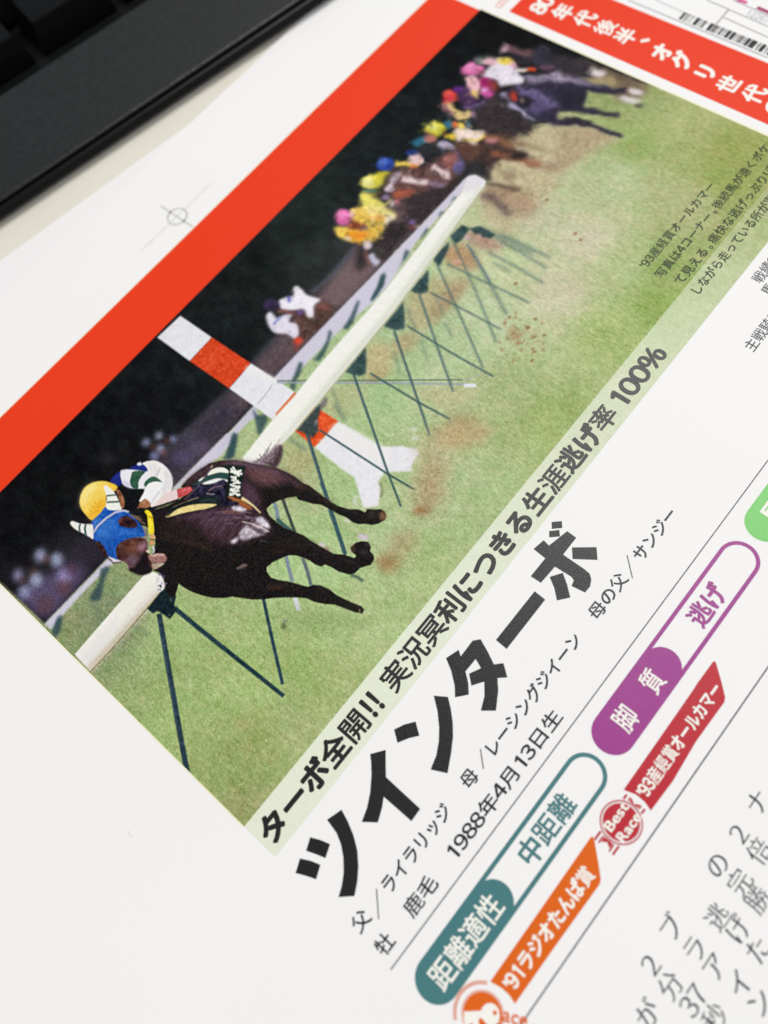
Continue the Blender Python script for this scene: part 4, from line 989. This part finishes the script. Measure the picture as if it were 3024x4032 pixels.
# ------------------------------------------------------------------ pedigree lines and rules
t1 = mean_y('e', [(235, 1190)]); b1 = mean_y('e', [(350, 1265)])
t1 = mean_y('e', [(222, 1208), (285, 1135)]); b1 = mean_y('e', [(322, 1290), (383, 1235)])
mid = (t1 + b1) / 2; hh = (b1 - t1) / 2 * .98
t1, b1 = mid - hh, mid + hh
PB = .021
def ped(s, L, R, b=PB): return text('pedigree_text', s, L, R, t1, b1, Z1, M_NAVY, sheet, b)
ped('父', [('c', [(90, 915), (175, 985)])], [('c', [(255, 850), (185, 780)])])
ped('ライラリッジ', [('a', [(1000, 1370), (1105, 1458)])], [('a', [(1470, 715), (1530, 760)])])
ped('母', [('U', [(1340, 120), (1420, 195)])], [('U', [(1400, 45), (1475, 92)])])
ped('レーシングジイーン', [('b', [(612, 1480), (705, 1558)])], [('b', [(1318, 587), (1345, 650)])])
ped('母の父', [('e', [(220, 1210), (320, 1290)])], [('e', [(500, 913), (572, 968)])])
ped('サンジー', [('e', [(590, 735), (610, 785)])], [('e', [(905, 420), (915, 432)])])
for c, p in (('c', [(265, 598), (282, 838)]), ('b', [(583, 1498), (607, 1655)]), ('e', [(550, 772), (593, 955)])):
    q = pg(c, p); flat('pedigree_slash', [seg(q[0], q[1], .0002)], Z1, M_NAVY, sheet)
t2 = mean_y('c', [(462, 745), (540, 620)]) ; b2 = mean_y('c', [(552, 838), (640, 740)])
mid = (t2 + b2) / 2; hh = (b1 - t1) / 2 * 1.04
t2, b2 = mid - hh, mid + hh
def ped2(s, L, R, b=PB): return text('pedigree_text', s, L, R, t2, b2, Z1, M_NAVY, sheet, b)
ped2('牡', [('c', [(230, 1040), (300, 1115), (345, 1115)])], [('c', [(340, 935), (415, 1010)])])
ped2('鹿毛', [('c', [(460, 745), (550, 838)])], [('c', [(655, 475), (755, 555)])])
ped2('１９８８年４月１３日生', [('c', [(805, 290), (912, 350)])], [('b', [(1130, 1172), (1220, 1232)])], .022)
r1 = mean_y('', [(1543, 3823), (2000, 3199), (2880, 2000), (3024, 1806)])
r2 = mean_y('', [(2049, 4032), (2772, 3000), (3024, 2623)])
flat('rule_line', [rect(page(1543, 3823)[0], r1 - .00011, 1.05 * H, r1 + .00011)], Z1, M_RULE, sheet)
flat('rule_line', [rect(page(1543, 3823)[0], r2 - .00013, 1.05 * H, r2 + .00013)], Z1, M_RULE, sheet)

# ------------------------------------------------------------------ pill badges
def pill_badge(x0, x1, xf, y0, y1, mat, label):
    """hollow pill outline with its left part filled"""
    rr = (y1 - y0) / 2; cy = (y0 + y1) / 2; w = .00078
    def outline(d):
        r_ = rr - d
        return arc(x0 + rr, cy, r_, 90, 270, 18) + arc(x1 - rr, cy, r_, -90, 90, 18)
    root = flat('pill_badge', band(outline(0), outline(w)), Z1, mat, sheet, label)
    fo = arc(x0 + rr, cy, rr - w * .5, 90, 270, 18) + arc(xf - rr, cy, rr - w * .5, -90, 90, 18)
    flat('pill_fill', [fo], Z2, mat, root)
    return root
ty0 = (mean_y('c', [(1130, 478)]) + mean_y('d', [(640, 1005)])) / 2
ty1 = (mean_y('c', [(1385, 755)]) + mean_y('d', [(945, 1225)])) / 2
teal = pill_badge(min_x('c', [(563, 1310), (600, 1430)]), max_x('d', [(900, 960), (965, 1030)]), max_x('c', [(1340, 590), (1270, 530), (1375, 650)]), ty0, ty1, M_TEAL, 'teal pill badge, left part filled, distance lettering')
def band_text(name, s, L, R, y0, y1, f0, f1, z, mat, parent, bold, **k):
    return text(name, s, L, R, y0 + (y1 - y0) * f0, y0 + (y1 - y0) * f1, z, mat, parent, bold, **k)
band_text('badge_text', '距離適性', [('c', [(660, 1280), (795, 1418)])], [('c', [(1165, 648), (1282, 742)])], ty0, ty1, .21, .82, Z3, M_KNOCK, teal, .026)
band_text('badge_text', '中距離', [('c', [(1380, 335), (1460, 405)])], [('d', [(610, 1220), (745, 1335)])], ty0, ty1, .20, .80, Z2, M_TEAL, teal, .032)
py0 = (mean_y('d', [(1100, 375)]) + mean_y('e', [(1000, 1095)])) / 2
py1 = (mean_y('d', [(1400, 575)]) + mean_y('e', [(1300, 1295)])) / 2
purple = pill_badge(min_x('d', [(853, 750), (930, 905)]), max_x('e', [(1560, 720), (1610, 830)]), max_x('d', [(1530, 130), (1585, 215)]), py0, py1, M_PURPLE, 'purple pill badge, left part filled, running style lettering')
band_text('badge_text', '脚', [('d', [(1010, 665), (1140, 775)])], [('d', [(1100, 540), (1225, 630)])], py0, py1, .21, .82, Z3, M_KNOCK, purple, .03)
band_text('badge_text', '質', [('d', [(1225, 370), (1355, 470)])], [('d', [(1320, 262), (1440, 350)])], py0, py1, .21, .82, Z3, M_KNOCK, purple, .03)
band_text('badge_text', '逃げ', [('e', [(1000, 1240), (1145, 1355)])], [('e', [(1205, 970), (1315, 1130)])], py0, py1, .21, .80, Z2, M_PURPLE, purple, .036)
gx0 = min_x('e', [(1470, 520), (1530, 620)])
green = pill_badge(gx0, gx0 + (.0486 if False else max_x('e', [(1610, 830)]) - min_x('d', [(853, 750)])), gx0 + .026, py0, py1, M_GREEN, 'light green pill badge cut by the frame edge')
xg = gx0 + .0042
v, f = layout('馬場'); k_em = (py1 - py0) * .61 / .93
v, f = embolden(v, f, .03)
emit('badge_text', v, f, lambda a, b: (xg + a * k_em * 1.25, py0 + (py1 - py0) * .82 - (b + .08) * k_em), Z3, M_KNOCK, green)

# ------------------------------------------------------------------ race ribbons and seals
def ribbon(pts, mat, label):
    return flat('race_ribbon', [pts], Z1, mat, sheet, label)
orange = ribbon(pg('f', [(295, 1280), (700, 700), (1190, -5)]) + pg('d', [(866, 1585)]) + pg('f', [(1225, 20), (1262, 230), (1282, 370), (1270, 415), (900, 930), (515, 1480), (470, 1405), (400, 1340)]), M_ORANGE, 'orange ribbon with white race name')
oy0 = mean_y('f', [(560, 905)]); oy1 = mean_y('f', [(800, 1080)])
text('ribbon_text', '’９１ラジオたんぱ賞', [('f', [(375, 1265), (545, 1320)])], [('f', [(1130, 238), (1238, 350)])], mean_y('f', [(1062, 290), (560, 1010)]), mean_y('f', [(1190, 440), (1238, 350), (690, 1130)]), Z2, M_KNOCK, orange, .036)
red = ribbon(pg('d', [(1110, 1220), (1400, 805), (1659, 432)]) + pg('V', [(1200, 1130), (1305, 985), (1318, 976), (1328, 990), (1365, 1120), (1386, 1210), (1380, 1240), (1200, 1490)]) + pg('d', [(1500, 1150), (1325, 1385), (1280, 1318), (1210, 1258)]), M_CRIMSON, 'crimson ribbon with white race name')
text('ribbon_text', '’９３産經賞オールカマー', [('d', [(1185, 1215), (1325, 1250)])], [('V', [(1330, 1130), (1318, 1140)])], mean_y('d', [(1305, 1050), (1420, 880)]), mean_y('d', [(1455, 1085), (1560, 930)]), Z2, M_KNOCK, red, .034)
def seal(cx, cy, r, mat, label):
    def circ(q, n=40): return arc(cx, cy, q, 0, 360 - 360 / n, n - 1)
    root = flat('race_seal', band(circ(r), circ(r * .935)), Z1, mat, sheet, label)
    flat('seal_disc', [circ(r * .85)], Z1, mat, root)
    n = 64
    flat('dotted_ring', [arc(cx + r * .892 * math.cos(2*math.pi*i/n), cy + r * .892 * math.sin(2*math.pi*i/n), r * .02, 0, 300, 5) for i in range(n)], Z1, mat, root)
    return root
cx, cy = page(2446, 3238); rs = .5 * (max_x('d', [(1195, 1340)]) - min_x('d', [(990, 1610)])) * 1.0
rs = .00368
s1 = seal(cx, cy, rs, M_CRIMSON, 'crimson round seal reading Best Race')
text('seal_text', 'Best', [('d', [(962, 1490), (1005, 1550)])], [('d', [(1128, 1330), (1148, 1365)])], cy - rs * .68, cy - rs * .03, Z2, M_KNOCK, s1, .03, boldy=.02)
text('seal_text', 'Race', [('d', [(1040, 1585), (1100, 1632)])], [('d', [(1205, 1395), (1240, 1440)])], cy + rs * .02, cy + rs * .67, Z2, M_KNOCK, s1, .03, boldy=.02)
for sgn in (1, -1):
    for dy, w in ((-.5, .0004), (-.29, .0003), (0, .0017), (.29, .0003), (.5, .0004)):
        x0_ = cx + sgn * rs * (1.02 if abs(dy) < .4 else .93); x1_ = cx + sgn * rs * ((1.42 if dy else 1.3) if sgn < 0 else (1.2 if dy else 1.22))
        yy = cy + dy * rs
        flat('ribbon_tab', [[(x0_, yy - w/2), (x1_, yy - w/2), (x1_ - (sgn * .0006 if dy == 0 else 0), yy), (x1_, yy + w/2), (x0_, yy + w/2)]], Z2, M_CRIMSON, s1)
ocx, ocy = page(*nat('f', [(228, 1572)])[0]); ors = .0035
s2 = flat('race_seal', band(arc(ocx, ocy, ors, 0, 351, 39), arc(ocx, ocy, ors * .96, 0, 351, 39)), Z1, M_ORANGE, sheet, 'orange round horse head seal cut by the frame edge')
flat('seal_disc', [arc(ocx, ocy, ors * .925, 0, 351, 39)], Z1, M_ORANGE, s2)
flat('horse_emblem', [pg('f', [(60, 1548), (212, 1540), (228, 1505), (262, 1476), (305, 1470), (345, 1490), (372, 1530), (380, 1580), (372, 1640), (340, 1672), (290, 1680), (255, 1650), (225, 1612), (200, 1602), (190, 1640), (205, 1690), (150, 1720), (140, 1650), (110, 1660), (100, 1720), (70, 1680), (62, 1610)])], Z2, M_KNOCK, s2)
ex, ey = page(*nat('f', [(337, 1558)])[0]); flat('emblem_eye', [arc(ex, ey, .00035, 0, 330, 11)], Z3, M_ORANGE, s2)
chev = []
for i in range(26):
    a = math.radians(-142 + i * 4.4)
    a0 = (ocx + ors * 1.30 * math.cos(a), ocy + ors * 1.30 * math.sin(a))
    for dr in (.10, -.07):
        a1 = (ocx + ors * (1.30 + dr) * math.cos(a + .07), ocy + ors * (1.30 + dr) * math.sin(a + .07))
        chev.append(seg(a0, a1, .00016))
flat('wreath', chev, Z1, M_ORANGE, s2)
v, f, pl = glyph_at('Race', *nat('f', [(470, 1575)])[0], .0030, math.radians(62)); v, f = embolden(v, f, .02)
emit('seal_text', v, f, pl, Z1, M_ORANGE, s2)

# ------------------------------------------------------------------ body type set in columns
GSAVE = dict(GL); GL.update(GLT)
em_t = math.dist(page(2823, 3405), page(2911, 3473)) * .98
for ch, px, py in (('ナ', 2981, 3157), ('２', 2908, 3283), ('倍', 2988, 3350), ('の', 2823, 3405), ('完', 2911, 3473), ('勝', 2981, 3540), ('逃', 2824, 3609), ('げ', 2904, 3659), ('た', 2982, 3738),
                   ('ブ', 2641, 3652), ('ラ', 2734, 3736), ('ア', 2812, 3806), ('イ', 2912, 3872), ('ン', 2988, 3946), ('２', 2561, 3799), ('分', 2638, 3879), ('３７', 2728, 3939), ('秒', 2814, 4006), ('が', 2548, 3992)):
    v, f, pl = glyph_at(ch, px, py, em_t)
    v, f = embolden(v, f, .016, .0)
    emit('body_letter', v, f, pl, Z1, M_NAVY, sheet)

GL.update(GSAVE)
# ------------------------------------------------------------------ caption printed over the photograph
cy1 = mean_y('R', [(420, 1370)]); 
def cap_line(s, L, R, midpt, half):
    y = mean_y('R', midpt)
    text('caption_text', s, L, R, y - half, y + half, Z2, M_CAPTION, sheet, .02)
ch_ = .0013
c1 = mean_y('R', [(600, 1170), (900, 800)]); 
cap_line('’９３産経賞オールカマー', [('R', [(305, 1445), (400, 1460)])], [('R', [(1085, 605)])], [(600, 1170), (900, 800), (690, 1040)], ch_)
cap_line('写真は４コーナー。後続馬が遠くボケ', [('R', [(465, 1515), (535, 1575)])], [('R', [(1690, 215)])], [(620, 1430), (1220, 700), (1300, 610)], ch_)
cap_line('て見える。痛快な逃げっぷり！手', [('R', [(650, 1600), (740, 1640)])], [('R', [(1705, 385)])], [(790, 1530), (1080, 1190), (1290, 920)], ch_)
cap_line('しながら走っている所が実', [('R', [(830, 1690), (930, 1750)])], [('R', [(1700, 720)])], [(975, 1610), (1200, 1360), (1530, 940)], ch_)
# results table cut by the frame edge
def right_line(s, L, mids, half):
    x0 = min(min_x(c, p) for c, p in L); y = sum(mean_y(c, p) for c, p in mids) / len(mids)
    v, f = layout(s); v, f = embolden(v, f, .012); em = 2 * half / .93
    emit('table_text', v, f, lambda a, b: (x0 + a * em, y + half - (b + .08) * em), Z1, M_NAVY, sheet)
right_line('戦績２', [('Q', [(1555, 160), (1608, 190)])], [('Q', [(1600, 150)])], .0014)
right_line('馬', [('Q', [(1630, 245), (1655, 265)])], [('Q', [(1658, 232)])], .0014)
right_line('主戦騎手', [('Q', [(1500, 595), (1555, 625)])], [('Q', [(1545, 590), (1640, 470)])], .0014)

# ------------------------------------------------------------------ printer's marks
def along(c, p, q, w, mat, name='slug_line'):
    a, b = pg(c, [p, q]); return flat(name, [seg(a, b, w)], Z1, mat, sheet)
xin = page(*nat('S', [(1000, 230)])[0])[0]
along('S', (480, 0), (1659, 520), .00022, M_GREY); along('S', (180, -5), (1659, 606), .00035, M_GREY)
along('S', (1020, 0), (1659, 278), .00022, M_RULE); along('S', (1190, 180), (1659, 392), .00022, M_RULE)
along('S', (1250, 98), (1115, 255), .0003, M_OLIVE); along('S', (1285, -5), (1659, 165), .00022, M_RULE)
along('S', (1335, -5), (1440, 30), .0010, M_MAGENTA, 'ink_bar'); along('S', (1545, 78), (1700, 145), .0011, M_PLUM, 'ink_bar')
b0 = pg('S', [(780, 125), (722, 198)]); b1_ = pg('S', [(1659, 515), (1659, 610)])
xo, xi = b0[0][0], b0[1][0]
yb_ = b0[1][1]; ystep = (page(*nat('S', [(1659, 600)])[0])[1] - yb_) / 44 / .62
bars = [(0, 1.3, 'k'), (2, .8, 'o'), (3.2, .5, 'g'), (4.6, .5, 'o'), (6.6, 1.8, 'k'), (9, .6, 'g'), (10.2, .9, 'o'), (11.2, .4, 'k'), (13.4, 1.8, 'k'), (15.6, 1.0, 'k'), (16.8, .7, 'o'), (17.8, .5, 'g'), (19, 1, 'k'),
        (20.6, .8, 'g'), (22, 1.7, 'k'), (24.2, 1.7, 'k'), (26.4, .6, 'g'), (27.6, .9, 'o'), (28.8, .9, 'k'), (30.2, .8, 'g'), (31.4, 1.6, 'k'), (33.4, 2.6, 'k'), (37, .8, 'o'), (38.4, 1.8, 'k'), (41, .8, 'g'), (42.4, 1.6, 'k')]
barcode = flat('barcode_frame', [rect(xi, yb_ - .0002, xo, yb_ - .00015)], Z1, M_RULE, sheet)
for s, w, kk in bars:
    y = yb_ + s * ystep * .62
    flat('bar', [rect(xi, y, xo, y + w * ystep * .62)], Z1, {'k': M_BLACK, 'o': M_OLIVE, 'g': M_GREY}[kk], barcode)
v, f, pl = glyph_at('１２２６７', *nat('S', [(1560, 175)])[0], math.dist(*pg('S', [(1405, 130), (1425, 90)])) * 1.9, math.radians(90), .82)
v, f = embolden(v, f, 0)
emit('slug_text', v, f, pl, Z1, M_GREY, sheet)
rcx, rcy = page(699, 850)
def ring(r, w, dx, dy):
    return band(arc(rcx + dx, rcy + dy, r, 0, 351, 39), arc(rcx + dx, rcy + dy, r - w, 0, 351, 39))
a, b = pg('', [(564, 986), (830, 720)]); c_, d_ = pg('', [(633, 811), (762, 889)])
reg = flat('registration_mark', ring(.00262, .00014, 0, 0), Z1, M_FAINT2, sheet)
flat('ghost_ring', ring(.0028, .0004, -.0003, .0001), Z1, M_FAINT, reg)
flat('hair_line', [rect(a[0], rcy - .00006, b[0], rcy + .00006)], Z2, M_FAINT2, reg)
flat('ghost_line', [rect(rcx - .00055, c_[1], rcx + .0001, d_[1])], Z1, M_FAINT, reg)

q = pg('U', [(-499, 445), (-488, 480), (-470, 490)])
q = [page(505, 3270), page(512, 3293), page(521, 3296)]
flat('paper_fibre', [seg(q[0], q[1], .00012), seg(q[1], q[2], .00012)], Z1, M_FAINT, sheet)
# ------------------------------------------------------------------ keyboard
kb = empty('keyboard', tuple(wpt(500, 525, -.0005)))
tag(kb, 'black computer keyboard with matt textured front edge above the page', 'keyboard')
kinv = Matrix.Translation(-kb.location)
ZB, ZT, ZI = .0016, .0049, .0062
b0_, b1_ = wpt(0, 862, ZB), wpt(1000, 187, ZB)
t0_, t1_ = wpt(0, 790, ZT), wpt(1000, 112, ZT)
i0_, i1_ = wpt(0, 359, ZI), wpt(603, 0, ZI)
U = (b1_ - b0_).normalized(); V2 = Vector((-U.y, U.x, 0))
def ku(p): return (p - b0_).dot(U), (p - b0_).dot(V2)
vt = (ku(t0_)[1] + ku(t1_)[1]) / 2; vi = (ku(i0_)[1] + ku(i1_)[1]) / 2
def kp(u, v, z): 
    q = b0_ + U * u + V2 * v
    return (q.x - kb.location.x, q.y - kb.location.y, z - kb.location.z)
UA, UB, VD = -.16, .29, .135
def bar(name, prof, ua, ub, mat, smooth_edge=True):
    """extruded strip along the keyboard: prof is a list of (v, z)"""
    n = len(prof)
    vs = [kp(ua, v, z) for v, z in prof] + [kp(ub, v, z) for v, z in prof]
    fs = [[i, (i+1) % n, n + (i+1) % n, n + i] for i in range(n)] + [list(range(n))[::-1], list(range(n, 2*n))]
    return obj(name, vs, fs, mat, kb)
bar('side_lip', [(0, ZB), (.004, .0004), (vi - .001, .0004), (vi - .001, ZT - .0012), (.0008, ZT - .0012), (.0002, ZT - .0014)], UA, UB, M_PLASTIC2)
bar('front_rim', [(vt, ZT - .0006), (vt + .00015, ZT - .0002), (vt + .0005, ZT), (vi - .0006, ZI + .0001), (vi - .0002, ZI), (vi, ZI - .0004), (vi, .001), (vi - .0009, .001), (vi - .0009, ZT - .0008), (vt + .001, ZT - .0008)], UA, UB, M_PLASTIC)
bar('rear_rim', [(VD, .001), (VD + .012, .001), (VD + .012, .014), (VD, .014)], UA, UB, M_PLASTIC)
bar('key_tray', [(vi, .0008), (VD, .0008), (VD, .0018), (vi, .0018)], UA, UB, M_PLASTIC2)
for ua, ub in ((UA - .012, UA), (UB, UB + .012)):
    bar('end_rim', [(vt, .0006), (VD + .012, .0006), (VD + .012, .014), (vt, ZT)], ua, ub, M_PLASTIC)
def key(u0, u1, v0, v1, z0=.0024, h=.0078):
    """tapered keycap with bevelled top edge"""
    loops = [(0, 0, 0), (.0019, .0021, h - .0006), (.0021, .0024, h - .00015), (.0026, .0029, h), ]
    vs = []
    for du, dv, z in loops:
        vs += [kp(u0 + du, v0 + dv, z0 + z), kp(u1 - du, v0 + dv, z0 + z), kp(u1 - du, v1 - dv * .5, z0 + z), kp(u0 + du, v1 - dv * .5, z0 + z)]
    fs = [[3, 2, 1, 0]]
    for k in range(3):
        fs += [[4*k + j, 4*k + (j+1) % 4, 4*k + 4 + (j+1) % 4, 4*k + 4 + j] for j in range(4)]
    fs.append([12, 13, 14, 15])
    return obj('key', vs, fs, M_KEY, kb)
k0 = ku(wpt(175, 218, .0024)); P_ = .019
key0v = k0[1]
widths0 = [('L', 1.5, k0[0])]
u = k0[0]
row = [1.5, 1, 1, 4.5, 1, 1, 1.5]
for w in row:
    key(u, u + w * P_ - .0028, key0v, key0v + .0165); u += w * P_
u = k0[0]
for w in (1, 1.25, 1, 1, 1, 1):
    u -= w * P_
    key(u, u + w * P_ - .0028, key0v, key0v + .0165)
for r_, sh in ((1, .0095), (2, .0047), (3, .0), (4, -.0095)):
    u = UA + .004 + sh + .0095
    while u + P_ < UB:
        key(u, u + P_ - .0028, key0v + r_ * P_, key0v + r_ * P_ + .0165, .0024 + .0008 * r_); u += P_
